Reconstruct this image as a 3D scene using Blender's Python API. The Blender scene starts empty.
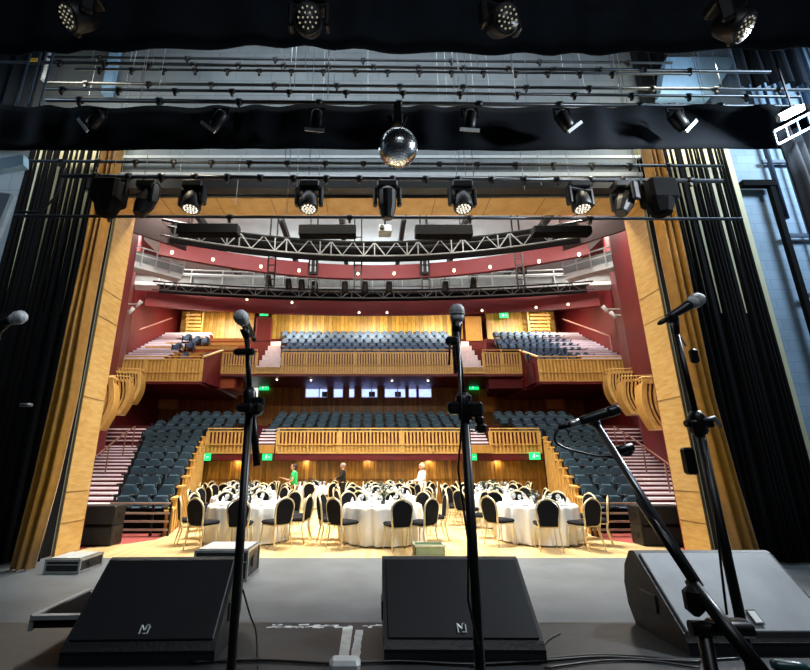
import bpy, math, random
from mathutils import Vector, Matrix
R = random.Random(7)
PI = math.pi
S = bpy.context.scene
COL = S.collection

# ------------------------------------------------------------------ camera
CAM = Vector((-0.28, 0.0, 1.6)); TH = math.radians(16.4); F = 441.0; PX, PY = 368.0, 335.0
CT, ST = math.cos(TH), math.sin(TH)
cd = bpy.data.cameras.new('camera'); co = bpy.data.objects.new('camera', cd); COL.objects.link(co)
co.location = CAM; co.rotation_euler = (PI/2 + TH, 0, 0)
cd.sensor_width = 36; cd.lens = 36*F/810; cd.shift_x = (405-PX)/810; cd.clip_start = 0.05; cd.clip_end = 200
S.camera = co
S.view_settings.view_transform = 'Standard'; S.view_settings.look = 'None'
S.view_settings.exposure = 0.0; S.view_settings.gamma = 1

def at(px, py, Y):
    "world point on the vertical plane Y"
    u = (px-PX)/F; v = (PY-py)/F
    y = CT - v*ST; z = ST + v*CT
    t = Y/y
    return Vector((CAM.x+u*t, Y, CAM.z+z*t))
def atz(px, py, Z):
    u = (px-PX)/F; v = (PY-py)/F
    y = CT - v*ST; z = ST + v*CT
    t = (Z-CAM.z)/z
    return Vector((CAM.x+u*t, y*t, Z))

# ------------------------------------------------------------------ materials
def lin(h):
    h = h.lstrip('#'); r = [int(h[i:i+2], 16)/255 for i in (0, 2, 4)]
    return tuple((c/12.92 if c <= .04045 else ((c+.055)/1.055)**2.4) for c in r)
_M = {}
def mat(name, col, rough=.6, metal=0, var=.12, scale=6., bump=0., emit=None, es=1., spec=None, coat=0, bscale=None):
    if name in _M: return _M[name]
    m = bpy.data.materials.new(name); m.use_nodes = True; nt = m.node_tree; N = nt.nodes; L = nt.links
    b = N['Principled BSDF']; c = lin(col)
    tc = N.new('ShaderNodeTexCoord'); nz = N.new('ShaderNodeTexNoise'); nz.inputs['Scale'].default_value = scale; nz.inputs['Detail'].default_value = 4
    L.new(tc.outputs['Object'], nz.inputs['Vector'])
    cr = N.new('ShaderNodeValToRGB'); cr.color_ramp.elements[0].position = .3; cr.color_ramp.elements[1].position = .7
    cr.color_ramp.elements[0].color = tuple(x*(1-var) for x in c)+(1,); cr.color_ramp.elements[1].color = tuple(min(1, x*(1+var)) for x in c)+(1,)
    L.new(nz.outputs['Fac'], cr.inputs['Fac']); L.new(cr.outputs['Color'], b.inputs['Base Color'])
    b.inputs['Roughness'].default_value = rough; b.inputs['Metallic'].default_value = metal
    if spec is not None: b.inputs['Specular IOR Level'].default_value = spec
    if coat: b.inputs['Coat Weight'].default_value = coat
    if bump:
        n2 = N.new('ShaderNodeTexNoise'); n2.inputs['Scale'].default_value = bscale or scale*6; L.new(tc.outputs['Object'], n2.inputs['Vector'])
        bp = N.new('ShaderNodeBump'); bp.inputs['Strength'].default_value = bump; bp.inputs['Distance'].default_value = .01
        L.new(n2.outputs['Fac'], bp.inputs['Height']); L.new(bp.outputs['Normal'], b.inputs['Normal'])
    if emit: b.inputs['Emission Color'].default_value = lin(emit)+(1,); b.inputs['Emission Strength'].default_value = es
    _M[name] = m; return m
def wood(name, c1, c2, sx=1., sy=1., sz=1., rough=.4, board=0., spec=None):
    "grain stretched along one axis; board = width of single boards across X with their own tone"
    if name in _M: return _M[name]
    m = bpy.data.materials.new(name); m.use_nodes = True; nt = m.node_tree; N = nt.nodes; L = nt.links
    b = N['Principled BSDF']; tc = N.new('ShaderNodeTexCoord'); mp = N.new('ShaderNodeMapping'); mp.inputs['Scale'].default_value = (sx, sy, sz)
    L.new(tc.outputs['Object'], mp.inputs['Vector'])
    nz = N.new('ShaderNodeTexNoise'); nz.inputs['Scale'].default_value = 3; nz.inputs['Detail'].default_value = 6; L.new(mp.outputs['Vector'], nz.inputs['Vector'])
    cr = N.new('ShaderNodeValToRGB'); cr.color_ramp.elements[0].position = .32; cr.color_ramp.elements[1].position = .68
    cr.color_ramp.elements[0].color = lin(c1)+(1,); cr.color_ramp.elements[1].color = lin(c2)+(1,)
    L.new(nz.outputs['Fac'], cr.inputs['Fac']); out = cr.outputs['Color']
    if board:
        sp = N.new('ShaderNodeSeparateXYZ'); L.new(tc.outputs['Object'], sp.inputs[0])
        dv = N.new('ShaderNodeMath'); dv.operation = 'DIVIDE'; L.new(sp.outputs['X'], dv.inputs[0]); dv.inputs[1].default_value = board
        fl = N.new('ShaderNodeMath'); fl.operation = 'FLOOR'; L.new(dv.outputs[0], fl.inputs[0])
        wn = N.new('ShaderNodeTexWhiteNoise'); wn.noise_dimensions = '1D'; L.new(fl.outputs[0], wn.inputs['W'])
        fr = N.new('ShaderNodeMath'); fr.operation = 'FRACT'; L.new(dv.outputs[0], fr.inputs[0])
        gp = N.new('ShaderNodeMath'); gp.operation = 'GREATER_THAN'; L.new(fr.outputs[0], gp.inputs[0]); gp.inputs[1].default_value = .1
        mr = N.new('ShaderNodeMapRange'); mr.inputs['To Min'].default_value = .55; mr.inputs['To Max'].default_value = 1.15; L.new(wn.outputs['Value'], mr.inputs['Value'])
        ml = N.new('ShaderNodeMath'); ml.operation = 'MULTIPLY'; L.new(mr.outputs[0], ml.inputs[0])
        g2 = N.new('ShaderNodeMapRange'); g2.inputs['To Min'].default_value = .35; L.new(gp.outputs[0], g2.inputs['Value']); L.new(g2.outputs[0], ml.inputs[1])
        vm = N.new('ShaderNodeVectorMath'); vm.operation = 'SCALE'; L.new(out, vm.inputs[0]); L.new(ml.outputs[0], vm.inputs['Scale']); out = vm.outputs[0]
    L.new(out, b.inputs['Base Color']); b.inputs['Roughness'].default_value = rough
    if spec is not None: b.inputs['Specular IOR Level'].default_value = spec
    _M[name] = m; return m
def brick(name, c1, c2, mortar, w, h, ms=.01, rough=.6, rot=(0, 0, 0), bump=.3, off=.5):
    if name in _M: return _M[name]
    m = bpy.data.materials.new(name); m.use_nodes = True; nt = m.node_tree; N = nt.nodes; L = nt.links
    b = N['Principled BSDF']; tc = N.new('ShaderNodeTexCoord'); mp = N.new('ShaderNodeMapping'); mp.inputs['Rotation'].default_value = rot
    L.new(tc.outputs['Object'], mp.inputs['Vector'])
    br = N.new('ShaderNodeTexBrick'); L.new(mp.outputs['Vector'], br.inputs['Vector']); br.inputs['Scale'].default_value = 1; br.offset = off
    br.inputs['Color1'].default_value = lin(c1)+(1,); br.inputs['Color2'].default_value = lin(c2)+(1,); br.inputs['Mortar'].default_value = lin(mortar)+(1,)
    br.inputs['Brick Width'].default_value = w; br.inputs['Row Height'].default_value = h; br.inputs['Mortar Size'].default_value = ms
    nz = N.new('ShaderNodeTexNoise'); nz.inputs['Scale'].default_value = 1.5; nz.inputs['Detail'].default_value = 6; L.new(tc.outputs['Object'], nz.inputs['Vector'])
    mr = N.new('ShaderNodeMapRange'); mr.inputs['To Min'].default_value = .65; mr.inputs['To Max'].default_value = 1.3; L.new(nz.outputs['Fac'], mr.inputs['Value'])
    vm = N.new('ShaderNodeVectorMath'); vm.operation = 'SCALE'; L.new(br.outputs['Color'], vm.inputs[0]); L.new(mr.outputs[0], vm.inputs['Scale'])
    L.new(vm.outputs[0], b.inputs['Base Color']); b.inputs['Roughness'].default_value = rough
    bp = N.new('ShaderNodeBump'); bp.inputs['Strength'].default_value = bump; bp.inputs['Distance'].default_value = .005; bp.invert = True
    L.new(br.outputs['Fac'], bp.inputs['Height']); L.new(bp.outputs['Normal'], b.inputs['Normal'])
    _M[name] = m; return m

# ------------------------------------------------------------------ mesh building
class MB:
    def __init__(s): s.v = []; s.f = []; s.mi = []; s.sm = []; s.k = 0
    def add(s, vs, fs, smooth=False):
        o = len(s.v); s.v += [tuple(v) for v in vs]
        for f in fs: s.f.append(tuple(i+o for i in f)); s.mi.append(s.k); s.sm.append(smooth)
        return s
    def box(s, c, d, rz=0., M=None):
        x, y, z = d[0]/2, d[1]/2, d[2]/2
        vs = [Vector((a*x, b*y, e*z)) for a in (-1, 1) for b in (-1, 1) for e in (-1, 1)]
        if M is None: M = Matrix.Rotation(rz, 3, 'Z')
        c = Vector(c); vs = [M @ v + c for v in vs]
        return s.add(vs, [(0, 1, 3, 2), (4, 6, 7, 5), (0, 4, 5, 1), (2, 3, 7, 6), (0, 2, 6, 4), (1, 5, 7, 3)])
    def bb(s, x0, x1, y0, y1, z0, z1): return s.box(((x0+x1)/2, (y0+y1)/2, (z0+z1)/2), (x1-x0, y1-y0, z1-z0))
    def beam(s, p, q, w, h, up=(0, 0, 1)):
        p, q = Vector(p), Vector(q); d = q-p; L_ = d.length; d.normalize(); u = Vector(up)
        if abs(d.dot(u)) > .99: u = Vector((0, 1, 0))
        a = d.cross(u).normalized(); b = a.cross(d)
        vs = [p+a*i*w/2+b*j*h/2+d*k for i in (-1, 1) for j in (-1, 1) for k in (0, L_)]
        return s.add(vs, [(0, 1, 3, 2), (4, 6, 7, 5), (0, 4, 5, 1), (2, 3, 7, 6), (0, 2, 6, 4), (1, 5, 7, 3)])
    def bevbox(s, c, d, r=.02, rz=0., M=None):
        "box with chamfered edges (all twelve)"
        x, y, z = d[0]/2, d[1]/2, d[2]/2; r = min(r, x*.9, y*.9, z*.9)
        if M is None: M = Matrix.Rotation(rz, 3, 'Z')
        c = Vector(c); rings = []
        def ring(xx, yy, zz, k): return [Vector(p) for p in ((xx, yy-k, zz), (xx-k, yy, zz), (-xx+k, yy, zz), (-xx, yy-k, zz), (-xx, -yy+k, zz), (-xx+k, -yy, zz), (xx-k, -yy, zz), (xx, -yy+k, zz))]
        for (xx, yy, zz, k) in ((x-r, y-r, -z, r*.4), (x, y, -z+r, r), (x, y, z-r, r), (x-r, y-r, z, r*.4)): rings.append(ring(xx, yy, zz, k))
        vs = [M @ v + c for rg in rings for v in rg]; fs = [tuple(reversed(range(8))), tuple(range(24, 32))]
        for j in range(3):
            for i in range(8): a = j*8+i; b = j*8+(i+1) % 8; fs.append((a, b, b+8, a+8))
        return s.add(vs, fs)
    def tube(s, pts, r, n=8, caps=True):
        pts = [Vector(p) for p in pts]; rs = r if isinstance(r, (list, tuple)) else [r]*len(pts)
        vs = []; m = len(pts); prev = None
        for i, p in enumerate(pts):
            d = (pts[min(i+1, m-1)]-pts[max(i-1, 0)]).normalized()
            if prev is None:
                u = Vector((0, 0, 1)) if abs(d.z) < .9 else Vector((1, 0, 0)); a = d.cross(u).normalized()
            else: a = (prev - d*prev.dot(d)).normalized()
            prev = a; b = d.cross(a)
            for k in range(n): t = 2*PI*k/n; vs.append(p+(a*math.cos(t)+b*math.sin(t))*rs[i])
        fs = []
        for i in range(m-1):
            for k in range(n): a = i*n+k; b = i*n+(k+1) % n; fs.append((a, b, b+n, a+n))
        s.add(vs, fs, True)
        if caps: s.add([vs[k] for k in range(n)], [tuple(reversed(range(n)))]); s.add([vs[(m-1)*n+k] for k in range(n)], [tuple(range(n))])
        return s
    def lathe(s, prof, n=16, c=(0, 0, 0), M=None, smooth=True):
        c = Vector(c); vs = []; fs = []; m = len(prof)
        for (r, z) in prof:
            for k in range(n): t = 2*PI*k/n; v = Vector((r*math.cos(t), r*math.sin(t), z)); vs.append((M @ v if M else v)+c)
        for i in range(m-1):
            for k in range(n): a = i*n+k; b = i*n+(k+1) % n; fs.append((a, b, b+n, a+n))
        s.add(vs, fs, smooth)
        if prof[0][0] > 1e-4: s.add(vs[:n], [tuple(reversed(range(n)))])
        if prof[-1][0] > 1e-4: s.add(vs[-n:], [tuple(range(n))])
        return s
    def sphere(s, c, r, n=12, sc=(1, 1, 1)):
        M = Matrix.Diagonal(sc); return s.lathe([(max(1e-5, r*math.sin(PI*i/n)), -r*math.cos(PI*i/n)) for i in range(n+1)], n*2 if n < 10 else n+6, c, M.to_3x3())
    def prism(s, out, a0, a1, M=None, c=(0, 0, 0), smooth=False):
        "outline in local XZ, extruded along Y a0..a1 (M turns it)"
        c = Vector(c); n = len(out); vs = [Vector((x, a0, z)) for x, z in out]+[Vector((x, a1, z)) for x, z in out]
        if M: vs = [M @ v for v in vs]
        vs = [v+c for v in vs]
        s.add(vs, [tuple(range(n)), tuple(reversed(range(n, 2*n)))]); s.add(vs, [(i, (i+1) % n, (i+1) % n+n, i+n) for i in range(n)], smooth)
        return s
    def build(s, name, m, parent=None):
        me = bpy.data.meshes.new(name); me.from_pydata(s.v, [], s.f); ms = m if isinstance(m, (list, tuple)) else [m]
        for x in ms: me.materials.append(x)
        me.polygons.foreach_set('material_index', [min(i, len(ms)-1) for i in s.mi]); me.polygons.foreach_set('use_smooth', s.sm)
        me.update(); me.validate()
        import bmesh
        bm = bmesh.new(); bm.from_mesh(me); bmesh.ops.remove_doubles(bm, verts=bm.verts, dist=1e-5) if len(s.v) < 4000 else None
        bmesh.ops.recalc_face_normals(bm, faces=bm.faces); bm.to_mesh(me); bm.free()
        o = bpy.data.objects.new(name, me); COL.objects.link(o)
        if parent: o.parent = parent
        return o
def tag(o, label=None, cat=None, group=None, kind=None):
    if label: o['label'] = label
    if cat: o['category'] = cat
    if group: o['group'] = group
    if kind: o['kind'] = kind
    return o
def empty(name, loc=(0, 0, 0), rz=0, label=None, cat=None, group=None):
    o = bpy.data.objects.new(name, None); COL.objects.link(o); o.location = loc; o.rotation_euler = (0, 0, rz); o.empty_display_size = .1
    return tag(o, label, cat, group)
def struct(o, label=None): o['kind'] = 'structure'; return tag(o, label)
KIDS = {}
def copy_tree(o, parent=None):
    c = o.copy(); COL.objects.link(c)
    if parent: c.parent = parent
    for ch in KIDS.get(o.name) or [x for x in o.children]: copy_tree(ch, c)
    return c
def freeze(root):
    KIDS[root.name] = list(root.children)
    for ch in root.children: freeze(ch)
ORD = ['first', 'second', 'third', 'fourth', 'fifth', 'sixth', 'seventh', 'eighth', 'ninth', 'tenth', 'eleventh', 'twelfth', 'thirteenth', 'fourteenth', 'fifteenth', 'sixteenth', 'seventeenth', 'eighteenth', 'nineteenth', 'twentieth', 'twenty-first', 'twenty-second', 'twenty-third', 'twenty-fourth', 'twenty-fifth', 'twenty-sixth', 'twenty-seventh', 'twenty-eighth', 'twenty-ninth', 'thirtieth', 'thirty-first', 'thirty-second', 'thirty-third', 'thirty-fourth', 'thirty-fifth', 'thirty-sixth']
def area(name, loc, rot, sx, sy, power, col, shape='RECTANGLE', spread=None):
    l = bpy.data.lights.new(name, 'AREA'); l.shape = shape; l.size = sx; l.size_y = sy; l.energy = power; l.color = col
    if spread: l.spread = spread
    o = bpy.data.objects.new(name, l); COL.objects.link(o); o.location = loc; o.rotation_euler = rot; return o
def spot(name, loc, target, power, col, ang=60, blend=.6, r=.15):
    l = bpy.data.lights.new(name, 'SPOT'); l.energy = power; l.color = col; l.spot_size = math.radians(ang); l.spot_blend = blend; l.shadow_soft_size = r
    o = bpy.data.objects.new(name, l); COL.objects.link(o); o.location = loc
    o.rotation_euler = (Vector(target)-Vector(loc)).to_track_quat('-Z', 'Y').to_euler(); return o

# palette
WOODL = wood('honey_maple', 'ae7c34', 'cc9c4e', 14, 14, 1.2, .42)
WOODB = wood('board_panelling', '96641f', 'b98636', 10, 10, 1., .42, board=.28)
WOODV = wood('oak_veneer', 'b98f4c', 'cca869', 1.2, 1.2, 6., .38)
SLAT = wood('pale_slat_wood', 'c89a4a', 'dfba70', 8, 8, 2., .4)
REDP = mat('red_plaster', '6c161b', .55, var=.1, scale=.7)
MAROON = mat('maroon_paint', '601317', .5, var=.12, scale=.5)
DRED = mat('dark_red_carpet', '561214', .9, var=.2, scale=30, bump=.3)
CARP = mat('red_carpet', '8e3f38', .95, var=.25, scale=40, bump=.4)
NOSE = mat('pale_step_nosing', 'f3e8ee', .5, var=.1)
WHITE = mat('white_paint', 'd9dbd8', .55, var=.06)
GREYC = mat('grey_ceiling_paint', 'cdd4d4', .7, var=.1, scale=.8)
BLACK = mat('black_metal', '0c0d0f', .45, var=.2, spec=.4)
STEEL = mat('dark_steel', '1c1e20', .4, .6, var=.2)
ALU = mat('aluminium', 'b8babc', .3, .9, var=.1)
SEATB = mat('blue_grey_seat_fabric', '1f3947', .8, var=.15, scale=25, bump=.2)
SEATL = mat('slate_blue_seat_fabric', '4c6484', .8, var=.15, scale=25, bump=.2)
SEATD = mat('seat_black_plastic', '0d1114', .5)
VELV = mat('black_velour', '07090b', .95, var=.4, scale=3, spec=.15)
# ================================================================== AUDITORIUM
def wpart(mb, name, m, root):
    o = mb.build(name, m, root); o.location = -Vector(root.location); return o
def slab(mb, p, q, z0, z1, th=.2, out=1):
    p = Vector((p[0], p[1], 0)); q = Vector((q[0], q[1], 0)); d = (q-p).normalized(); n = Vector((d.y, -d.x, 0))*th*out
    vs = [a+Vector((0, 0, z)) for z in (z0, z1) for a in (p, q, q+n, p+n)]
    mb.add(vs, [(0, 3, 2, 1), (4, 5, 6, 7), (0, 1, 5, 4), (1, 2, 6, 5), (2, 3, 7, 6), (3, 0, 4, 7)])
# floors
m = MB(); m.bb(-15, 15, 8.2, 33, -.3, -.01); struct(m.build('floor', CARP))
PLANK = brick('maple_floor_boards', 'd6bd8c', 'c4a46c', 'a08050', 1.6, .11, .004, .35, rot=(0, 0, PI/2), bump=.1)
FP = [(-5.9, 8.56), (5.9, 8.56), (5.9, 9.75), (5.35, 10.2), (5.0, 10.7), (5.05, 11.6), (7.4, 20.2), (-7.4, 20.2), (-5.05, 11.6), (-5.0, 10.7), (-5.35, 10.2), (-5.9, 9.75)]
m = MB(); m.add([(x, y, 0) for x, y in FP]+[(x, y, -.02) for x, y in FP], [tuple(range(12)), tuple(reversed(range(12, 24)))]+[(i, i+12, (i+1) % 12+12, (i+1) % 12) for i in range(12)])
struct(m.build('floor_wood', PLANK))
# side walls
WL = [(-8.7, 9.6), (-11.3, 19.0), (-13.0, 22.0), (-14.7, 25.5), (-14.7, 33.0)]
def wallx(Y):
    for (a, b) in zip(WL, WL[1:]):
        if a[1] <= Y <= b[1]: return -(a[0]+(b[0]-a[0])*(Y-a[1])/(b[1]-a[1]))
    return 14.7
for sgn, nm in ((1, 'wall_left'), (-1, 'wall_right')):
    m = MB()
    for a, b in zip(WL, WL[1:]): slab(m, (a[0]*sgn, a[1]), (b[0]*sgn, b[1]), 0, 15.5, .25, -sgn)
    struct(m.build(nm, REDP))
# proscenium-side returns of the hall and red pilasters
for sgn, nm in ((-1, 'pilaster_left'), (1, 'pilaster_right')):
    m = MB(); m.bb(*sorted((sgn*6.0, sgn*9.1)), 9.47, 9.6, 0, 15.5)
    m.bb(*sorted((sgn*7.75, sgn*8.0)), 11.9, 12.1, 4.3, 15.5) if sgn > 0 else None
    struct(m.build(nm, REDP))
m = MB(); m.bb(-15, 15, 33, 33.3, 0, 15.5); struct(m.build('wall_back', REDP))
m = MB(); m.bb(-15, 15, 8.4, 33.2, 15.5, 15.8); struct(m.build('ceiling', GREYC))
# stepped seating bank --------------------------------------------
def zk(k): return -.03+.247*k+.03*(k == 0) if k <= 9 else (2.5, 2.86, 3.2, 3.5, 3.6)[k-10]
def Yk(k): return 11.75+.872*k if k <= 9 else 20.5+.87*(k-10)
def xin(Y): return 5.22+.28*(Y-11.7)
def xout(Y): return 6.7+.42*(Y-11.75)
for sgn, nm in ((-1, 'seating_tier_left'), (1, 'seating_tier_right')):
    m = MB()
    for k in range(0, 10):
        Y = Yk(k); a, b = xin(Y), xout(Y)
        if zk(k) > .02: m.bb(*sorted((sgn*a, sgn*b)), Y-.42, Y+.45, -.05, zk(k))
    for k in range(10, 14):
        Y = Yk(k); m.bb(*sorted((sgn*5.0, sgn*(wallx(Y)-.1))), Y-.42, Y+.45, 1.9, zk(k))
    struct(m.build(nm, DRED))
m = MB()
for k in range(10, 14): m.bb(-5.0, 5.0, Yk(k)-.3, Yk(k)+.45, 2.1, zk(k))
m.bb(-14.5, 14.5, 23.5, 30.6, 3.2, 3.5); m.bb(-7.45, 7.45, 20.15, 30, 1.78, 2.1)
struct(m.build('seating_tier_rear', DRED))
# wide aisle stairs
for sgn, nm in ((-1, 'aisle_stairs_left'), (1, 'aisle_stairs_right')):
    m = MB(); nj = 24
    for j in range(nj):
        Y0 = 11.55+.436*j; z = -.13+.1235*(j+1)+.06
        if j > 19: z = 2.47+.2*(j-19)
        a, b = xout(Y0)+.05, wallx(Y0)-.02
        if j > 19: a = xout(19.6)+.2+(j-19)*.2
        m.k = 0; m.bb(*sorted((sgn*a, sgn*b)), Y0, Y0+.45, 0, z-.055)
        m.k = 1; m.bb(*sorted((sgn*a, sgn*b)), Y0-.03, Y0+.45, z-.055, z)
    struct(m.build(nm, [DRED, NOSE]))
    h = MB()
    def zz(Y): return .06+.283*(Y-11.6)
    pts = [(sgn*8.3, 12.2, zz(12.2)+.9), (sgn*9.9, 17.5, zz(17.5)+.9), (sgn*10.4, 19.5, zz(19.5)+.9)]
    h.tube(pts, .03); 
    for Y, x in ((12.2, 8.3), (14.2, 8.9), (16.2, 9.5), (18.2, 10.05), (19.5, 10.4)): h.tube([(sgn*x, Y, zz(Y)-.2), (sgn*x, Y, zz(Y)+.9)], .025)
    tag(h.build('stair_handrail', mat('handrail_brown', '7a4a3c', .4)), 'thin brown handrail climbing the wide %s aisle stairs' % ('left' if sgn < 0 else 'right'), 'handrail')
    h = MB(); h.beam((sgn*(wallx(12.5)-.3), 12.5, 3.0-1.1), (sgn*(wallx(18.5)-.3), 18.5, 3.9), .05, .07)
    for Y in (13, 15, 17): z = 1.9+(Y-12.5)*.333; h.beam((sgn*(wallx(Y)-.3), Y, z), (sgn*(wallx(Y)+.05), Y, z), .03, .03)
    tag(h.build('wall_handrail', mat('handrail_brown', '7a4a3c', .4)), 'brown handrail fixed along the red %s side wall above the stairs' % ('left' if sgn < 0 else 'right'), 'handrail')
# pit walls: stepped timber wall beside each bank
for sgn, nm in ((-1, 'pit_wall_left'), (1, 'pit_wall_right')):
    m = MB()
    for k in range(-0, 10):
        Y0, Y1 = Yk(k)-.5, Yk(k)+.38; top = zk(k)+.52
        def X(Y): return sgn*(5.12+.28*(Y-11.7))
        m.k = 0
        vs = [(X(Y0), Y0, 0), (X(Y1), Y1, 0), (X(Y1)+sgn*.1, Y1, 0), (X(Y0)+sgn*.1, Y0, 0), (X(Y0), Y0, top), (X(Y1), Y1, top), (X(Y1)+sgn*.1, Y1, top), (X(Y0)+sgn*.1, Y0, top)]
        m.add(vs, [(0, 3, 2, 1), (4, 5, 6, 7), (0, 1, 5, 4), (1, 2, 6, 5), (2, 3, 7, 6), (3, 0, 4, 7)])
        m.k = 1
        m.beam((X(Y0)+sgn*.05, Y0-.02, top+.02), (X(Y1)+sgn*.05, Y1+.02, top+.02), .17, .05)
        for q in (.02, .5): Yq = Y0+(Y1-Y0)*q; m.beam((X(Yq)-sgn*.015, Yq, 0), (X(Yq)-sgn*.015, Yq, top), .04, .05)
    struct(m.build(nm, [WOODL, SLAT]))
# rear pit wall under the parterre
BPAN = wood('rear_wall_boards', '7d5219', 'aa792b', 6, 6, .8, .38, board=.17)
m = MB(); m.bb(-7.5, 7.5, 20.25, 20.4, 0, 1.8)
for i in range(16): x = -7.3+i*.97; m.bb(x-.02, x+.02, 20.2, 20.26, 0, 1.78)
m.bb(-7.4, 7.4, 20.22, 20.26, 1.0, 1.04)
struct(m.build('wall_pit_rear', BPAN))
m = MB(); m.bb(-7.5, 7.5, 20.0, 20.25, 1.8, 2.1); struct(m.build('trim_1', MAROON))
# rails -------------------------------------------------------------
def rail(name, label, segs, hand=True, pitch=.16, up=.6, post=1.5, backm=None):
    "segs: list of ((x0,y0),(x1,y1), zt0,zb0, zt1,zb1)"
    c = segs[0]; r = empty(name, (c[0][0], c[0][1], c[3]), 0, label, 'railing')
    cap, sc, bd, bk, lw = MB(), MB(), MB(), MB(), MB()
    for (p, q, zt0, zb0, zt1, zb1) in segs:
        p3, q3 = Vector((p[0], p[1], 0)), Vector((q[0], q[1], 0)); L_ = (q3-p3).length; d = (q3-p3).normalized(); n = Vector((-d.y, d.x, 0))
        if n.y < 0: n = -n
        def P(s, f, o=0.): u = s/L_; zt = zt0+(zt1-zt0)*u; zb = zb0+(zb1-zb0)*u; v = p3+d*s+n*o; v.z = zb+(zt-zb)*f; return v
        if hand: cap.beam(P(0, 1.), P(L_, 1.), .1, .05)
        t_ = .88 if hand else 1.
        lw.beam(P(0, t_), P(L_, t_), .07, .06); lw.beam(P(0, .36, -.02), P(L_, .36, -.02), .09, .05); lw.beam(P(0, 0.02), P(L_, 0.02), .08, .06)
        k = max(1, int(round(L_/post)))
        for i in range(k+1): s = L_*i/k; lw.beam(P(s, 0), P(s, t_), .07, .07, (1, 0, 0)) if 0 else lw.beam(P(s, 0), P(s, t_), .08, .08)
        if hand:
            for i in range(k+1): s = min(L_-.02, max(.02, L_*i/k)); cap.beam(P(s, t_), P(s, 1.), .03, .03)
        ns = int(L_/pitch)
        for i in range(ns): s = (i+.5)*L_/ns; sc.beam(P(s, .02), P(s, t_), pitch*.5, .03) if abs(d.x) > .99 else sc.beam(P(s, .02), P(s, t_), pitch*.4, pitch*.4)
        a, b, c_, e = P(0, .36, .05), P(L_, .36, .05), P(L_, t_, .05), P(0, t_, .05)
        w = n*.03; bk.add([a, b, c_, e, a+w, b+w, c_+w, e+w], [(0, 1, 2, 3), (7, 6, 5, 4), (0, 4, 5, 1), (1, 5, 6, 2), (2, 6, 7, 3), (3, 7, 4, 0)])
        a, b, c_, e = P(0, 0, .035), P(L_, 0, .035), P(L_, .36, .035), P(0, .36, .035)
        bd.add([a, b, c_, e, a+w, b+w, c_+w, e+w], [(0, 1, 2, 3), (7, 6, 5, 4), (0, 4, 5, 1), (1, 5, 6, 2), (2, 6, 7, 3), (3, 7, 4, 0)])
    if hand: wpart(cap, 'handrail', SLAT, r)
    wpart(lw, 'rail_frame', SLAT, r); wpart(sc, 'slat_screen', SLAT, r); wpart(bk, 'upper_backing', backm or MAROON, r); wpart(bd, 'lower_panel', WOODL, r)
    return r
def X_at(px, Y, py=440): return at(px, py, Y).x
Yr = 20.0
rail('parterre_rail', 'pale slatted wooden rail across the parterre above the dining floor, left end', [((X_at(207, Yr), Yr), (X_at(256, Yr), Yr), 3.15, 2.08, 3.15, 2.08)])
rail('parterre_rail', 'long pale slatted wooden rail across the parterre centre above the dining floor', [((X_at(277, Yr), Yr), (X_at(464, Yr), Yr), 3.15, 2.08, 3.15, 2.08)])
rail('parterre_rail', 'pale slatted wooden rail across the parterre above the dining floor, right end', [((X_at(490, Yr), Yr), (X_at(540, Yr), Yr), 3.15, 2.08, 3.15, 2.08)])
for a, b, w in ((256, 277, 'left'), (464, 490, 'right')):
    m = MB()
    for j in range(6):
        m.k = 0; m.bb(X_at(a, Yr)+.08, X_at(b, Yr)-.08, 19.8+.2*j, 20.1+.25*j, 2.1, 2.36+.15*j); m.k = 1; m.bb(X_at(a, Yr)+.08, X_at(b, Yr)-.08, 19.77+.2*j, 20.0+.25*j, 2.36+.15*j, 2.43+.15*j)
    m.k = 2; m.bb(X_at(a, Yr)+.05, X_at(b, Yr)-.05, 19.7, 19.8, 2.08, 2.42)
    struct(m.build('parterre_steps_'+w, [DRED, NOSE, WOODL]))
# control room wall of the rear stalls ------------------------------
Yc = 30.5
zt, zb = at(368, 386, Yc).z, at(368, 398, Yc).z
wins = [(305, 328), (333, 343.5), (348.5, 355), (361, 378), (384, 406), (408, 417), (418, 432)]
m = MB(); xs = [-14.6]
for a, b in wins: xs += [X_at(a, Yc, 390), X_at(b, Yc, 390)]
xs.append(14.6)
for i in range(0, len(xs), 2): m.bb(xs[i], xs[i+1], Yc, Yc+.15, 3.3, 6.98)
for i in range(1, len(xs)-1, 2): m.bb(xs[i], xs[i+1], Yc, Yc+.15, 3.3, zb); m.bb(xs[i], xs[i+1], Yc, Yc+.15, zt, 6.98)
struct(m.build('wall_control_room', BPAN))
ROOM = mat('lit_room_blue_white', 'c9d4fa', .7, emit='9db2f6', es=2.8, var=.02)
GLASS = mat('window_glass', 'f4f6fc', .0, spec=.5)
gn = GLASS.node_tree.nodes['Principled BSDF']; gn.inputs['Transmission Weight'].default_value = .9; gn.inputs['IOR'].default_value = 1.05
m = MB(); m.bb(-6, 6, 31.25, 31.3, 4, 6.83); struct(m.build('wall_control_room_back', ROOM))
for i, (a, b) in enumerate(wins):
    x0, x1 = X_at(a, Yc, 390), X_at(b, Yc, 390); r = empty('window_%d' % (i+1), (x0, Yc, zb)); struct(r)
    f = MB(); 
    for (u0, u1, w0, w1) in ((x0, x1, zb, zb+.06), (x0, x1, zt-.06, zt), (x0, x0+.06, zb, zt), (x1-.06, x1, zb, zt)): f.bb(u0, u1, Yc-.02, Yc+.1, w0, w1)
    if b-a > 15: xm = x0+(x1-x0)*.62; f.bb(xm-.03, xm+.03, Yc, Yc+.1, zb, zt)
    wpart(f, 'window_frame', WHITE, r); g = MB(); g.bb(x0, x1, Yc+.05, Yc+.06, zb, zt); wpart(g, 'window_pane', GLASS, r)
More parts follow.
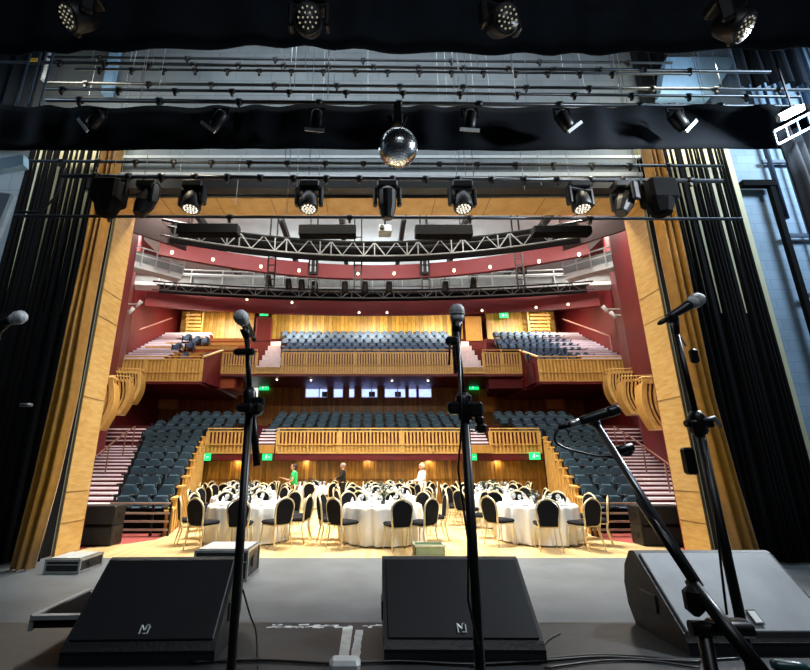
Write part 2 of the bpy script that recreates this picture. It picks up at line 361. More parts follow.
for px, w in ((325, 'first'), (372, 'fourth'), (398, 'fifth')):
    p = at(px, 397, 30.85); r = empty('desk_monitor', (p.x, 30.85, 5.75), 0, 'small dark monitor seen through the %s lit control room window from left' % w, 'monitor')
    m = MB(); m.bb(-.22, .22, 0, .05, .42, .78); m.build('screen_body', BLACK, r); m = MB(); m.tube([(0, .03, .02), (0, .03, .45)], .03); m.build('stand', BLACK, r); m = MB(); m.bb(-.3, .3, -.15, .2, 0, .03); m.build('foot', BLACK, r)
m = MB(); m.bb(-6, 6, 30.68, 31.2, 5.65, 5.75); tag(m.build('control_desk', BLACK), 'long dark desk behind the control room windows', 'desk')
# lit doorway and door frames
def doorway(n, px0, px1, py0, py1, Y, m_, frame=None):
    p, q = at(px0, py0, Y), at(px1, py1, Y); r = empty('door_%d' % n, (p.x, Y-.05, q.z)); struct(r)
    m = MB(); m.bb(p.x, q.x, Y-.06, Y-.02, q.z, p.z); wpart(m, 'door_leaf', m_, r)
    f = MB(); f.bb(p.x-.1, p.x, Y-.1, Y-.01, q.z, p.z+.1); f.bb(q.x, q.x+.1, Y-.1, Y-.01, q.z, p.z+.1); f.bb(p.x, q.x, Y-.1, Y-.01, p.z, p.z+.1); wpart(f, 'door_frame', frame or WOODL, r)
doorway(1, 245, 257, 388, 412, Yc, mat('bright_corridor', 'e9f6f2', .6, emit='e6fbf4', es=1.3))
doorway(2, 480, 494, 391, 412, Yc, WOODL)
# ------------------------------------------------------------------ circle
Yq, Ys = 26.5, 24.5
zc1, zc0 = at(368, 350, Yq).z, at(368, 374, Yq).z
zs1, zs0 = at(368, 356.5, Ys).z, at(368, 381.5, Ys).z
xl, xr = at(222, 360, Yq).x, at(521, 360, Yq).x
sl, sr = at(203, 360, Ys).x, at(538, 360, Ys).x
rail('circle_rail', 'pale slatted circle rail piece left of the left white steps', [((xl, Yq), (at(257, 360, Yq).x, Yq), zc1, zc0, zc1, zc0)])
rail('circle_rail', 'long pale slatted rail across the centre of the upper circle', [((at(282, 360, Yq).x, Yq), (at(452, 360, Yq).x, Yq), zc1, zc0, zc1, zc0)])
rail('circle_rail', 'pale slatted circle rail piece right of the right white steps', [((at(483, 360, Yq).x, Yq), (xr, Yq), zc1, zc0, zc1, zc0)])
rail('circle_side_rail', 'yellow slatted front of the forward left side circle', [((-14.5, Ys), (sl, Ys), zs1, zs0, zs1, zs0)], backm=WOODL, pitch=.2)
rail('circle_side_rail', 'yellow slatted front of the forward right side circle', [((sr, Ys), (14.5, Ys), zs1, zs0, zs1, zs0)], backm=WOODL, pitch=.2)
for sgn, a, b, nm in ((-1, sl, xl, 'circle_return_left'), (1, sr, xr, 'circle_return_right')):
    m = MB(); vs = [(a, Ys, zs0), (b, Yq, zs0), (b, Yq, zc1-.1), (a, Ys, zs1-.1)]; w = Vector((sgn*.12, 0, 0)); vs = [Vector(v) for v in vs]; vs += [v+w for v in vs]
    m.k = 0; m.add(vs, [(0, 1, 2, 3), (7, 6, 5, 4), (0, 4, 5, 1), (1, 5, 6, 2), (2, 6, 7, 3), (3, 7, 4, 0)])
    m.k = 1; m.beam(Vector((a, Ys, zs1-.02)), Vector((b, Yq, zc1-.02)), .18, .08)
    struct(m.build(nm, [REDP, SLAT]))
m = MB(); m.bb(xl-.2, xr+.2, Yq-.05, 33, zc0-.15, zc0); m.bb(-14.6, sl, Ys-.03, 33, zs0-.15, zs0); m.bb(sr, 14.6, Ys-.03, 33, zs0-.15, zs0)
m.bb(sl-.0, xl, Yq, 33, zs0-.15, zs0); m.bb(xr, sr, Yq, 33, zs0-.15, zs0); struct(m.build('circle_soffit', MAROON))
SEATS = []       # (x, y, z, rz, label, style)
def tier_z(py, Y): return at(368, py, Y).z-.8
ctiers = [(345, 27.35), (341, 28.25), (337, 29.15), (333.3, 30.05), (330, 30.95)]
m = MB()
for py, Y in ctiers: z = tier_z(py, Y); m.bb(at(283, py, Y).x, at(452, py, Y).x, Y-.42, Y+.47, zc0, z)
m.bb(-9.6, 9.6, 31.4, 33, zc0, tier_z(330, 30.95)+.25); struct(m.build('circle_tier_centre', DRED))
for i, (py, Y) in enumerate(ctiers):
    x0, x1 = at(281, py, Y).x, at(451, py, Y).x; n = 20
    for j in range(n):
        if i == 0 and 0: continue
        SEATS.append((x0+.3+(x1-x0-.9)*j/(n-1)+(.3 if i % 2 else 0), Y, tier_z(py, Y), 0, 'blue-grey seat, circle centre, %s row from rail, %s from left' % (ORD[i], ORD[j]), 'c'))
rt = [(351.5, 25.4, 531, 588), (346, 26.3, 526, 581), (341.5, 27.2, 520, 573), (337.5, 28.1, 513, 566), (333.5, 29.0, 504, 559), (330.5, 29.9, 497, 552)]
m = MB(); m2 = MB()
for i, (py, Y, a, b) in enumerate(rt):
    z = tier_z(py, Y); m.k = 0; m.bb(at(a-3, py, Y).x, at(b+3, py, Y).x, Y-.42, Y+.48, zs0, z)
    if i >= 2: m.bb(at(484, py, Y).x, at(b+3, py, Y).x, Y-.42, Y+.48, zs0, z)
    n = 9 if i < 4 else 8
    lo = 8 if i < 1 else 9
    pts = [a+(b-a)*j/(lo-1) for j in range(lo)]
    if i in (2, 3): pts = [a-21+i*2.5, a-13+i*2.5]+pts
    for j, p in enumerate(pts): SEATS.append((at(p, py, Y).x, Y, z, .12, 'slate blue seat, right side circle, %s row from rail, %s from left' % (ORD[i], ORD[j]), 'r'))
struct(m.build('circle_tier_right', DRED))
lt = [(352, 25.4, 130, 203), (346.5, 26.3, 130, 215), (340.5, 27.2, 130, 240), (337, 28.1, 150, 248), (333, 29.0, 160, 250)]
m = MB()
for i, (py, Y, a, b) in enumerate(lt):
    z = tier_z(py, Y)
    m.k = 0; m.bb(at(a+20, py, Y).x, at(b, py, Y).x, Y-.42, Y+.48, zs0, z+.12)
    m.k = 1; m.bb(at(a+20, py, Y).x, at(b, py, Y).x, Y-.45, Y-.40, z+.10, z+.30)
struct(m.build('circle_tier_left', [mat('brick_red_carpet', '9c4a28', .8), WOODL]))
for px, py, Y, w in ((177, 341.5, 26.4, 'nearest the white steps'), (190, 340.5, 26.4, 'second in the lower cluster'), (187, 333, 27.3, 'leftmost of the upper four'), (196, 335, 27.3, 'second of the upper four'), (205, 336, 27.3, 'third of the upper four'), (184, 351, 25.4, 'alone at the front by the slatted rail'), (206, 352, 25.4, 'at the front corner beside the red return')):
    SEATS.append((at(px, py, Y).x, Y, tier_z(py, Y), -.12, 'slate seat on the emptied left side circle, '+w, 'l'))
# white lit steps of the circle
for a, b, w in ((257, 282, 'left'), (455, 483, 'right')):
    m = MB()
    for j in range(6):
        y0 = Yq-.1+.7*j; z = zc0+.5+(.5*j); m.k = 0; m.bb(at(a, 350, Yq).x+.05, at(b, 350, Yq).x-.05, y0, y0+.75, zc0, z)
        m.k = 1; m.bb(at(a, 350, Yq).x+.05, at(b, 350, Yq).x-.05, y0-.04, y0-.01, z-.38, z-.01)
    m.k = 2; m.bb(at(a, 350, Yq).x, at(b, 350, Yq).x, Yq-.14, Yq-.1, zc0, zc0+.4)
    struct(m.build('circle_steps_'+w, [REDP, NOSE, SLAT]))
PSTEP = mat('white_lilac_steps', 'e6dcea', .5, var=.06)
for sgn, w in ((-1, 'left'), (1, 'right')):
    m = MB()
    for j in range(13):
        y0 = 24.8+.42*j; z = 7.55+.25*j; a = 13.3-.06*j
        m.k = 0; m.bb(*sorted((sgn*(a-1.2), sgn*14.6)), y0, y0+.45, zs0, z-.12); m.k = 1; m.bb(*sorted((sgn*(a-1.2), sgn*14.6)), y0-.03, y0+.45, z-.12, z)
    struct(m.build('circle_side_steps_'+w, [REDP, PSTEP]))
    h = MB(); p0 = at(119 if sgn < 0 else 612, 350, 25.1); p1 = at(121 if sgn < 0 else 610, 336, 25.1); p2 = at(172 if sgn < 0 else 563, 318 if sgn < 0 else 319, 30)
    h.tube([p0, p1, p2], .05); tag(h.build('circle_handrail', mat('pale_pink_rail', 'cf9a92', .4)), 'pale handrail rising beside the white steps of the %s side circle' % w, 'handrail')
# circle rear wall: lit boards, doors, louvred timber
m = MB(); zf = at(368, 332, 32).z-.6; zw = at(368, 315, 32).z
GOLD = wood('golden_boards', 'b98a30', 'e0b85a', 6, 6, .8, .4, board=.3)
m.bb(at(272, 320, 32).x, at(462, 320, 32).x, 31.9, 32.0, zf, zw)
m.bb(at(183, 320, 32).x, at(255, 320, 32).x, 31.7, 31.9, zf-1, zw+.2); m.bb(at(485, 320, 32).x, at(553, 320, 32).x, 31.7, 31.9, zf-1, zw+.2)
struct(m.build('wall_circle_rear', GOLD))
for (a, b, w) in ((186, 201, 'left'), (530, 550, 'right')):
    m = MB(); 
    for j in range(6):
        p, q = at(a, 333-3.6*j, 30.6), at(b, 331.5-3.6*j, 30.6); m.beam((p.x, 30.6, p.z), (q.x, 30.6, p.z), .08, .16)
    for x in (a, b): p = at(x, 336, 30.65); q = at(x, 312, 30.65); m.beam((p.x, 30.65, p.z), (p.x, 30.65, q.z), .1, .08)
    tag(m.build('louvre_screen', SLAT), 'golden horizontal louvre screen by the %s rear corner of the circle' % w, 'screen')
doorway(3, 258, 270, 319, 341, 31.4, DRED, REDP); doorway(4, 466, 481, 318, 341, 31.4, WOODL, WOODL)
doorway(5, 160, 176, 393, 409, Yc, SLAT, WOODL); doorway(6, 545, 563, 391, 409, Yc, SLAT, WOODL)
# side boxes -------------------------------------------------------
def sidebox(sgn, Y0, xi, ztop, zbot, dep, w, txt):
    r = empty('side_box', (sgn*xi, Y0, zbot), -sgn*math.radians(15.5) , txt, 'theatre box')
    h = ztop-zbot; s = sgn
    def ex(f): return .04+.13*(1-f)**2.2-.11*math.sin(PI*f)   # inner edge offset by height fraction
    N_ = 9; inn = [(s*ex(i/N_), h*i/N_) for i in range(N_+1)]
    m = MB(); m.prism([(s*w, 0)]+inn+[(s*w, h)], .07, dep)         # body with bellied inner face
    m.build('box_body', WOODL, r)
    m = MB()
    def strip(off0, off1, y0, y1):
        for i in range(N_):
            f0, f1 = i/N_, (i+1)/N_
            a, b = s*(ex(f0)*1.0+off0), s*(ex(f1)+off0); c, d = s*(ex(f0)+off1), s*(ex(f1)+off1)
            vs = [(a, y0, h*f0), (b, y0, h*f1), (d, y0, h*f1), (c, y0, h*f0), (a, y1, h*f0), (b, y1, h*f1), (d, y1, h*f1), (c, y1, h*f0)]
            m.add(vs, [(0, 1, 2, 3), (7, 6, 5, 4), (0, 4, 5, 1), (1, 5, 6, 2), (2, 6, 7, 3), (3, 7, 4, 0)])
    strip(0, .14, -.02, .06); k = .19
    while k < w-.1: strip(k, k+.055, -.01, .04); k += .12
    m.k = 0; m.beam((s*ex(1), .02, h), (s*w, .02, h), .1, .09); m.beam((s*ex(0), .02, .04), (s*w, .02, .04), .1, .09)
    m.build('slat_front', SLAT, r)
    m = MB(); m.add([(s*(ex(.0)+.1), .05, .05), (s*w, .05, .05), (s*w, .05, h-.02), (s*(ex(1)+.1), .05, h-.02)], [(0, 1, 2, 3)]); m.bb(*sorted((s*.5, s*w)), .045, .06, .05, h-.05); m.build('front_backing', MAROON, r)
    m = MB(); m.tube([(s*.06, dep-.05, h+.16), (s*.06, .02, h+.16), (s*w, .02, h+.16)], .022)
    for q in (.05, .5, .95): m.tube([(s*.06, dep*q, h), (s*.06, dep*q, h+.16)], .014)
    for q in (.35, .7, 1.): m.tube([(s*w*q, .02, h), (s*w*q, .02, h+.16)], .014)
    m.build('box_handrail', SLAT, r)
for sgn, w in ((-1, 'left'), (1, 'right')):
    sidebox(sgn, 12.5, 7.52, 3.86, 2.55, .6, 1.6, 'curved timber box on the %s side wall, nearest the stage' % w)
    sidebox(sgn, 16.0, 9.0, 4.56, 3.36, .75, 1.5, 'curved timber box on the %s side wall, middle of three' % w)
    sidebox(sgn, 19.2, 10.3, 5.5, 4.2, .9, 1.3, 'curved timber box on the %s side wall, farthest from the stage' % w)
# ------------------------------------------------------------------ upper bands, trusses, walkway
def arc(xe, Yc_, Ye, n=24): return [(xe*(2*i/n-1), Ye+(Yc_-Ye)*(1-(2*i/n-1)**2)) for i in range(n+1)]
def band(mb, pts, z0, z1, th=.25):
    n = len(pts); vs = []
    for (x, y) in pts: vs += [(x, y, z0), (x, y, z1), (x, y+th, z1), (x, y+th, z0)]
    fs = []
    for i in range(n-1):
        a = i*4; 
        for k in range(4): fs.append((a+k, a+(k+1) % 4, a+4+(k+1) % 4, a+4+k))
    fs += [(0, 1, 2, 3), (4*n-4, 4*n-3, 4*n-2, 4*n-1)]; mb.add(vs, fs)
BANDR = mat('oxblood_bulkhead', '781b1f', .5, var=.08, scale=.6)
m = MB(); band(m, arc(10.3, 22, 19.1), 11.25, 12.05); r1 = struct(m.build('ceiling_bulkhead_front', BANDR))
m = MB(); band(m, arc(14.4, 28, 26.2), 11.25, 12.2); struct(m.build('ceiling_bulkhead_rear', [BANDR, MAROON]))
m = MB(); m.bb(-14.6, 14.6, 29.2, 33, 12.9, 13.1); struct(m.build('ceiling_circle', MAROON))
m = MB(); m.bb(at(161, 250, 19).x-.1, at(161, 250, 19).x+.1, 19, 19.4, 11.2, 12.1)
# curved roof trusses (things: bottom chord, top chord, lacing)
def truss(label, pts, z0, z1, dy=.5, mt=.4):
    r = empty('curved_truss', (pts[len(pts)//2][0], pts[len(pts)//2][1], z0), 0, label, 'truss'); n = len(pts)
    a = MB(); a.tube([(x, y, z0) for x, y in pts], .035, 6); wpart(a, 'bottom_chord', mat('lacing_steel', '6d6f70', .5, .3), r)
    a = MB(); a.tube([(x, y, z1) for x, y in pts], .05, 6); a.tube([(x, y+dy, z1) for x, y in pts], .05, 6); wpart(a, 'top_chord', STEEL, r)
    a = MB()
    for i in range(n-1):
        p, q = pts[i], pts[i+1]; s = (i % 4)
        if s in (0, 3): a.beam((p[0], p[1], z1 if i % 2 == 0 else z0), (q[0], q[1], z0 if i % 2 == 0 else z1), .03, .03)
        else: a.beam((p[0], p[1], z0), (p[0], p[1], z1), .045, .045); a.beam((p[0], p[1], z0 if i % 2 else z1), (q[0], q[1], z1 if i % 2 else z0), .045, .045)
    wpart(a, 'lacing', mat('lacing_steel', '6d6f70', .5, .3), r)
    a = MB(); band(a, [(x, y+dy+.3) for x, y in pts], z0+.12, z1+mt, .05); wpart(a, 'masking_panel', mat('truss_mask_black', '060505', .9, spec=.1), r)
truss('curved black lighting truss nearest the stage, over the front bulkhead', arc(8.3, 17, 15.2, 36), 10.1, 10.75)
truss('curved black lighting truss further back, below the white walkway', arc(12.3, 24.1, 22.8, 40), 10.95, 11.45, mt=.1)
r = empty('lighting_walkway', (0, 24.6, 11.6), 0, 'long pale curved lighting walkway between the two red bulkheads', 'walkway')
PALE = mat('pale_grey_steel', 'c9cfd1', .5, var=.08); GRY = mat('mesh_grey_panel', '8e9596', .6, var=.15, scale=3)
a = MB(); band(a, arc(14.3, 24.6, 23.6), 11.62, 11.85, .9); wpart(a, 'deck_edge', PALE, r)
a = MB(); band(a, arc(14.3, 24.65, 23.65), 11.9, 12.35, .04); wpart(a, 'side_mesh', GRY, r)
a = MB(); a.tube([(x, y, 12.7) for x, y in arc(14.3, 24.6, 23.6)], .04, 6); a.tube([(x, y, 12.4) for x, y in arc(14.3, 24.6, 23.6)], .05, 6)
for x, y in arc(14.3, 24.6, 23.6, 16): a.beam((x, y, 11.8), (x, y, 12.7), .05, .05)
wpart(a, 'guard_rail', PALE, r)
a = MB(); a.tube([(x, y+.6, 12.9) for x, y in arc(14, 25.4, 24.6)], .22, 10); tag(a.build('ventilation_duct', PALE), 'long pale round duct running above the lighting walkway', 'duct')
# hung box girders, black hangers
for sgn, w in ((-1, 'left'), (1, 'right')):
    r = empty('side_gallery', (sgn*11.5, 20.2, 10.9), 0, 'white railed lighting gallery high on the %s wall' % w, 'gallery')
    a = MB(); a.beam((sgn*10.2, 21.4, 11.0), (sgn*12.2, 19.6, 11.0), .6, .3); wpart(a, 'gallery_deck', PALE, r)
    a = MB()
    for z in (11.5, 11.9): a.beam((sgn*9.9, 21.1, z), (sgn*11.9, 19.3, z), .05, .06)
    for q in range(5): x = 9.9+.5*q; y = 21.1-.45*q; a.beam((sgn*x, y, 11.0), (sgn*x, y, 11.95), .05, .05)
    wpart(a, 'gallery_rail', PALE, r)
    a = MB(); a.beam((sgn*10.1, 21.5, 11.55), (sgn*12.1, 19.7, 11.55), .04, .6); wpart(a, 'gallery_back', GRY, r)
    a = MB(); band(a, [(sgn*7.9, 16.6), (sgn*9.9, 14.6)], 10.2, 11.9, .15); struct(a.build('bulkhead_side_'+w, mat('dark_wine_paint', '32090c', .6)))
CEILW = mat('ceiling_reflector_white', 'cfd6d8', .55, var=.08)
for i, px in enumerate((272, 313, 358, 425, 519)):
    w = 'counted %s from left' % ORD[i]; 
    p = at(px, 262, 18.2); r = empty('lighting_ladder', (p.x, 18.2, p.z-1.3), 0, 'black suspended lighting ladder in front of the front bulkhead, '+w, 'ladder')
    a = MB()
    for s in (-.16, .16): a.beam((p.x+s, 18.2, p.z-1.3), (p.x+s, 18.2, 15.5), .06, .06)
    wpart(a, 'uprights', BLACK, r); a = MB()
    for q in range(8): a = MB(); a.beam((p.x-.16, 18.2, p.z-1.2+q*.35), (p.x+.16, 18.2, p.z-1.2+q*.35), .04, .04); wpart(a, 'rung', BLACK, r)
    0
for i, px in enumerate((313, 425, 522)):
    p = at(px, 275, 21.6); a = MB(); a.box((p.x, 21.6, p.z+.55), (.5, .12, 1.0)); a.k = 1
    for s in (-.14, .14): a.box((p.x+s, 21.52, p.z+.6), (.09, .05, .95))
    tag(a.build('bulkhead_bracket', [BLACK, ALU]), 'shiny steel bracket on the front red bulkhead, %s from left' % ORD[i], 'bracket')
# small lanterns hung along the walkway
def lantern(root_name, label, loc, tilt, sc=1., col=BLACK):
    r = empty(root_name, loc, 0, label, 'stage light'); M = Matrix.Rotation(tilt, 3, 'X')
    a = MB(); a.lathe([(.1*sc, .2*sc), (.12*sc, .1*sc), (.12*sc, -.1*sc), (.15*sc, -.22*sc)], 12, (0, 0, -.3*sc), M); a.build('lamp_body', col, r)
    a = MB(); a.beam((-.16*sc, 0, -.3*sc), (-.16*sc, 0, -.04), .02, .04); a.beam((.16*sc, 0, -.3*sc), (.16*sc, 0, -.04), .02, .04); a.beam((-.17*sc, 0, -.04), (.17*sc, 0, -.04), .04, .02); a.tube([(0, 0, -.05), (0, 0, .1)], .03); a.build('yoke', BLACK, r)
    return r
for i, (px, py) in enumerate(((269, 273), (289, 276), (302, 277), (315, 279), (345, 279), (365, 279), (389, 279), (445, 279), (473, 275))):
    lantern('hanging_lantern', 'small black lantern below the front red bulkhead, %s from left' % ORD[i], at(px, py, 22.8), .5, 1.5)
# rectangular black speaker units under the roof
for (a_, b_, y0, y1, w) in ((178, 238, 224, 234, 'far left'), (299, 356, 225, 235.5, 'left of centre'), (415, 473, 225, 236, 'right of centre'), (533, 592, 226, 234, 'far right')):
    p, q = at(a_, y0, 12.5), at(b_, y1, 12.5); r = empty('speaker_bar', ((p.x+q.x)/2, 12.5, q.z), 0, 'long black suspended bar unit under the roof, '+w, 'speaker')
    m = MB(); m.bevbox(((p.x+q.x)/2, 12.6, (p.z+q.z)/2), (q.x-p.x, .35, p.z-q.z), .03); wpart(m, 'cabinet', mat('matt_black_bar', '050506', .85, spec=.1), r)
    m = MB(); 
    for f in (.2, .8): x = p.x+(q.x-p.x)*f; m.tube([(x, 12.6, p.z), (x, 12.6, 15.5)], .02)
    wpart(m, 'hanging_wires', ALU, r)
p = at(385, 231, 12.8); r = empty('projector', (p.x, 12.8, p.z-.15), 0, 'white and grey projector hung centrally under the roof between the black bars', 'projector')
m = MB(); m.bevbox((0, 0, .15), (.42, .4, .26), .03); m.build('projector_case', GRY, r); m = MB(); m.lathe([(.06, 0), (.08, .1)], 12, (-.1, -.3, .15), Matrix.Rotation(-PI/2, 3, 'X')); m.build('lens', BLACK, r); m = MB(); m.tube([(0, 0, .28), (0, 0, 3.0)], .03); m.build('pole', STEEL, r)
# roof reflector panels with dark joints
m = MB()
for i in range(6):
    x0, x1 = -9+3*i+.04, -9+3*(i+1)-.04
    m.add([(x0, 15.5, 13.6), (x1, 15.5, 13.6), (x1, 20.5, 14.3), (x0, 20.5, 14.3), (x0, 15.5, 13.7), (x1, 15.5, 13.7), (x1, 20.5, 14.4), (x0, 20.5, 14.4)], [(0, 1, 2, 3), (7, 6, 5, 4), (0, 4, 5, 1), (1, 5, 6, 2), (2, 6, 7, 3), (3, 7, 4, 0)])
struct(m.build('ceiling_reflector', CEILW))
m = MB()
for x in (-8.6, -4.6, -1.6, 1.5, 4.6, 8.6): m.beam((x, 14, 13.3), (x, 30, 13.3), .22, .35)
struct(m.build('ceiling_beams', mat('dark_roof_steel', '1a1b1c', .6)))
# downlights: bands and soffits
DL = mat('lit_lamp_warm', 'fff3d8', .5, emit='fff0cc', es=6)
def dot(px, py, Y, where, i, s=.07):
    p = at(px, py, Y); m = MB(); m.k = 0; m.lathe([(s*1.3, .06), (s*1.3, 0), (s, -.02)], 10, (p.x, Y, p.z)); m.k = 1; m.sphere((p.x, Y, p.z-.04), s, 6)
    tag(m.build('downlight', [WHITE, DL]), 'small lit lamp %s, %s from left' % (where, ORD[i]), 'lamp')
for i, (px, py) in enumerate(((172, 252), (213, 259), (261, 266), (299, 270), (358, 273), (394, 273), (454, 270), (490, 266.5), (539, 261), (579, 254))):
    dot(px, py, 21.9 - 2.9*((px-372)/215)**2 - .12, 'on the front red bulkhead', i)
for i, (px, py) in enumerate(((208, 294.5), (247, 299), (292, 302), (359, 312), (387, 312), (482, 310), (536, 307), (568, 304))):
    dot(px, py, 27.6 - 1.5*((px-372)/215)**2, 'on the rear red bulkhead', i)
for i, (px, py) in enumerate(((241, 377), (277, 379), (311, 379.5), (392, 380), (428, 380), (462, 379), (500, 377))): dot(px, py, 27.2+.1*i*0, 'under the circle soffit', i, .06)
for i, (px, py, Y, w) in enumerate(((131, 311, 20.5, 'lower on the left red wall'), (139, 304, 21.2, 'upper on the left red wall'), (605, 309, 21, 'upper on the right red wall'), (613, 315, 20.3, 'lower on the right red wall'))):
    p = at(px, py, Y); r = empty('wall_spotlight', p, 0, 'small white spotlight, '+w, 'spotlight'); m = MB(); m.lathe([(.07, -.22), (.1, .2)], 10, (0, 0, 0), Matrix.Rotation(.6 if px < 400 else -.6, 3, 'Y')); m.build('lamp_body', WHITE, r); m = MB(); sg_ = -1 if px < 400 else 1; m.beam((0, 0, 0), (sg_*(wallx(Y)-abs(p.x)+.02), 0, 0), .05, .05); m.build('arm', WHITE, r)
# green exit signs (running man and arrow)
EX = mat('exit_sign_green', '0f9a55', .4, emit='18e07c', es=1.4); EXW = mat('exit_sign_white', 'e8fff2', .4, emit='dffff0', es=1.5)
def exit_sign(px, py, Y, label, w=.42):
    p = at(px, py, Y); h = w*.62; r = empty('exit_sign', (p.x, Y, p.z-h/2), 0, label, 'exit sign')
    m = MB(); m.bb(-w/2-.02, w/2+.02, 0, .06, -.02, h+.02); m.build('sign_case', EX, r)
    m = MB(); x = -w*.12; m.box((x, -.008, h*.5), (.05*w/.42, .01, .1), 0); m.sphere((x+.02, -.008, h*.78), .025, 6, (1, .3, 1)); m.beam((x, -.008, h*.4), (x-.06, -.008, h*.15), .02, .01); m.beam((x, -.008, h*.4), (x+.05, -.008, h*.2), .02, .01)
    m.beam((w*.1, -.008, h*.5), (w*.38, -.008, h*.5), .02, .02); m.build('running_figure_mark', EXW, r)
exit_sign(264, 313, 31.0, 'green exit sign above the left doorway at the back of the circle', .6)
exit_sign(504, 315, 31.0, 'green exit sign at the back of the circle right of the centre seats', .6)
exit_sign(264, 387, 30.2, 'green exit sign on the rear stalls wall left of the control room windows', .62)
exit_sign(474, 386.5, 30.2, 'green exit sign on the rear stalls wall right of the control room windows', .62)
exit_sign(267, 457, 19.9, 'bright green exit sign under the left of the parterre rail', .38)
exit_sign(472, 457, 19.9, 'bright green exit sign under the right of the parterre rail', .38)
exit_sign(205, 457, 19.6, 'green exit sign at the far left corner of the dining floor', .42)
exit_sign(535, 456, 19.6, 'green exit sign at the far right corner of the dining floor', .42)
# ------------------------------------------------------------------ seats of the banks
for sgn, w in ((-1, 'left'), (1, 'right')):
    for k in range(10):
        Y = Yk(k); a, b = xin(Y), xout(Y); n = int(round((b-a+.1)/.53))
        for j in range(n):
            SEATS.append((sgn*(a+.35+(b-a-.6)*j/max(1, n-1)), Y+.0, zk(k), sgn*-.06, 'dark teal seat in the %s raked bank, %s row up, %s from stepped wall' % (w, ORD[k], ORD[j]), 's'))
    for k in range(10, 14):
        Y = Yk(k); 
        for j in range(7): SEATS.append((sgn*(6.9+(.0 if k < 12 else -.4)+.56*j), Y, zk(k), sgn*-.1, 'dark teal seat, upper %s bank, %s row behind rail, %s from aisle' % (w, ORD[k-10], ORD[j]), 's'))
for k in range(10, 14):
    for j in range(18): SEATS.append((-4.75+.557*j, Yk(k)+.15, zk(k), 0, 'dark seat, centre rear stalls, %s row behind parterre rail, %s from left' % (ORD[k-10], ORD[j]), 'c'))
def seat_parts(full):
    "theatre seat facing -Y, tipped-up squab"
    out = []
    for (w2, hh, r) in ((.24, 0, 0),):
        pts = []
        for i in range(9): t = PI*i/8; pts.append((.17+.07*math.cos(t/2)**.6*1 if 0 else 0, 0))
    o = [(-.21, .38), (.21, .38), (.222, .60), (.215, .68), (.19, .745), (.145, .79), (.07, .815), (0, .82), (-.07, .815), (-.145, .79), (-.19, .745), (-.215, .68), (-.222, .60)]
    b = MB(); Mt = Matrix.Rotation(-.16, 3, 'X'); b.prism(o, .02, .13, Mt, (0, .1, 0)); inn = [(x*.86, .40+(z-.38)*.93) for x, z in o]; b.prism(inn, -.02, .03, Mt, (0, .1, 0))
    c = MB(); c.bevbox((0, .0, .45), (.41, .12, .32), .06, M=Matrix.Rotation(-.25, 3, 'X'))
    a = MB()
    for s in (-1, 1): a.bevbox((s*.262, -.06, .60), (.045, .34, .05), .012); 
    d = MB()
    for s in (-1, 1): d.box((s*.262, .0, .29), (.03, .12, .58))
    d.box((0, .08, .2), (.5, .04, .1))
    return b, c, a, d
def arm(s): q = MB(); q.bevbox((s*.262, -.06, .60), (.045, .34, .05), .012); return q
b, c, a, d = seat_parts(True)
proto = empty('auditorium_chair', (0, 0, -50)); b.build('backrest', SEATB, proto); c.build('squab', SEATB, proto); [arm(s).build('armrest', SEATD, proto) for s in (-1, 1)]; d.build('seat_stand', SEATD, proto)
freeze(proto)
def merged(m1, m2):
    q = MB()
    for mb, k in ((b, 0), (c, 0), (a, 1), (d, 1)): q.k = k; q.add(mb.v, mb.f)
    return q
qs = merged(0, 0).build('auditorium_chair', [SEATL, SEATD]); qd = merged(0, 0).build('auditorium_chair', [SEATB, SEATD]); meL, meD = qs.data, qd.data
bpy.data.objects.remove(qs); bpy.data.objects.remove(qd)
def dist(s): return (Vector(s[:3])-CAM).length
SEATS.sort(key=dist)
NS = 298; used = False
GR = {'s': 'raked stalls seats', 'c': 'centre seats', 'r': 'right side circle seats', 'l': 'left side circle seats'}
for i, s in enumerate(SEATS[:NS]):
    if s[5] == 's' and s[1] < 20:
        o = proto if not used else copy_tree(proto); used = True
    else:
        o = bpy.data.objects.new('auditorium_chair', meL if s[5] in 'rl' or s[2] > 6 else meD); COL.objects.link(o)
    o.location = s[:3]; o.rotation_euler = (0, 0, s[3]+R.uniform(-.03, .03)); tag(o, s[4], 'theatre seat', 'theatre seats')
m = MB()
for s in SEATS[NS:]:
    Mz = Matrix.Rotation(s[3], 3, 'Z'); p = Vector(s[:3])
    for mb, k in ((b, 0), (c, 0), (a, 1), (d, 1)): m.k = k; m.add([Mz @ Vector(v)+p for v in mb.v], mb.f)
if m.v: tag(m.build('distant_seats', [SEATL, SEATD]), 'rows of small blue-grey seats at the far back of the circle', 'theatre seats', kind='stuff')
print('SEATS', len(SEATS))
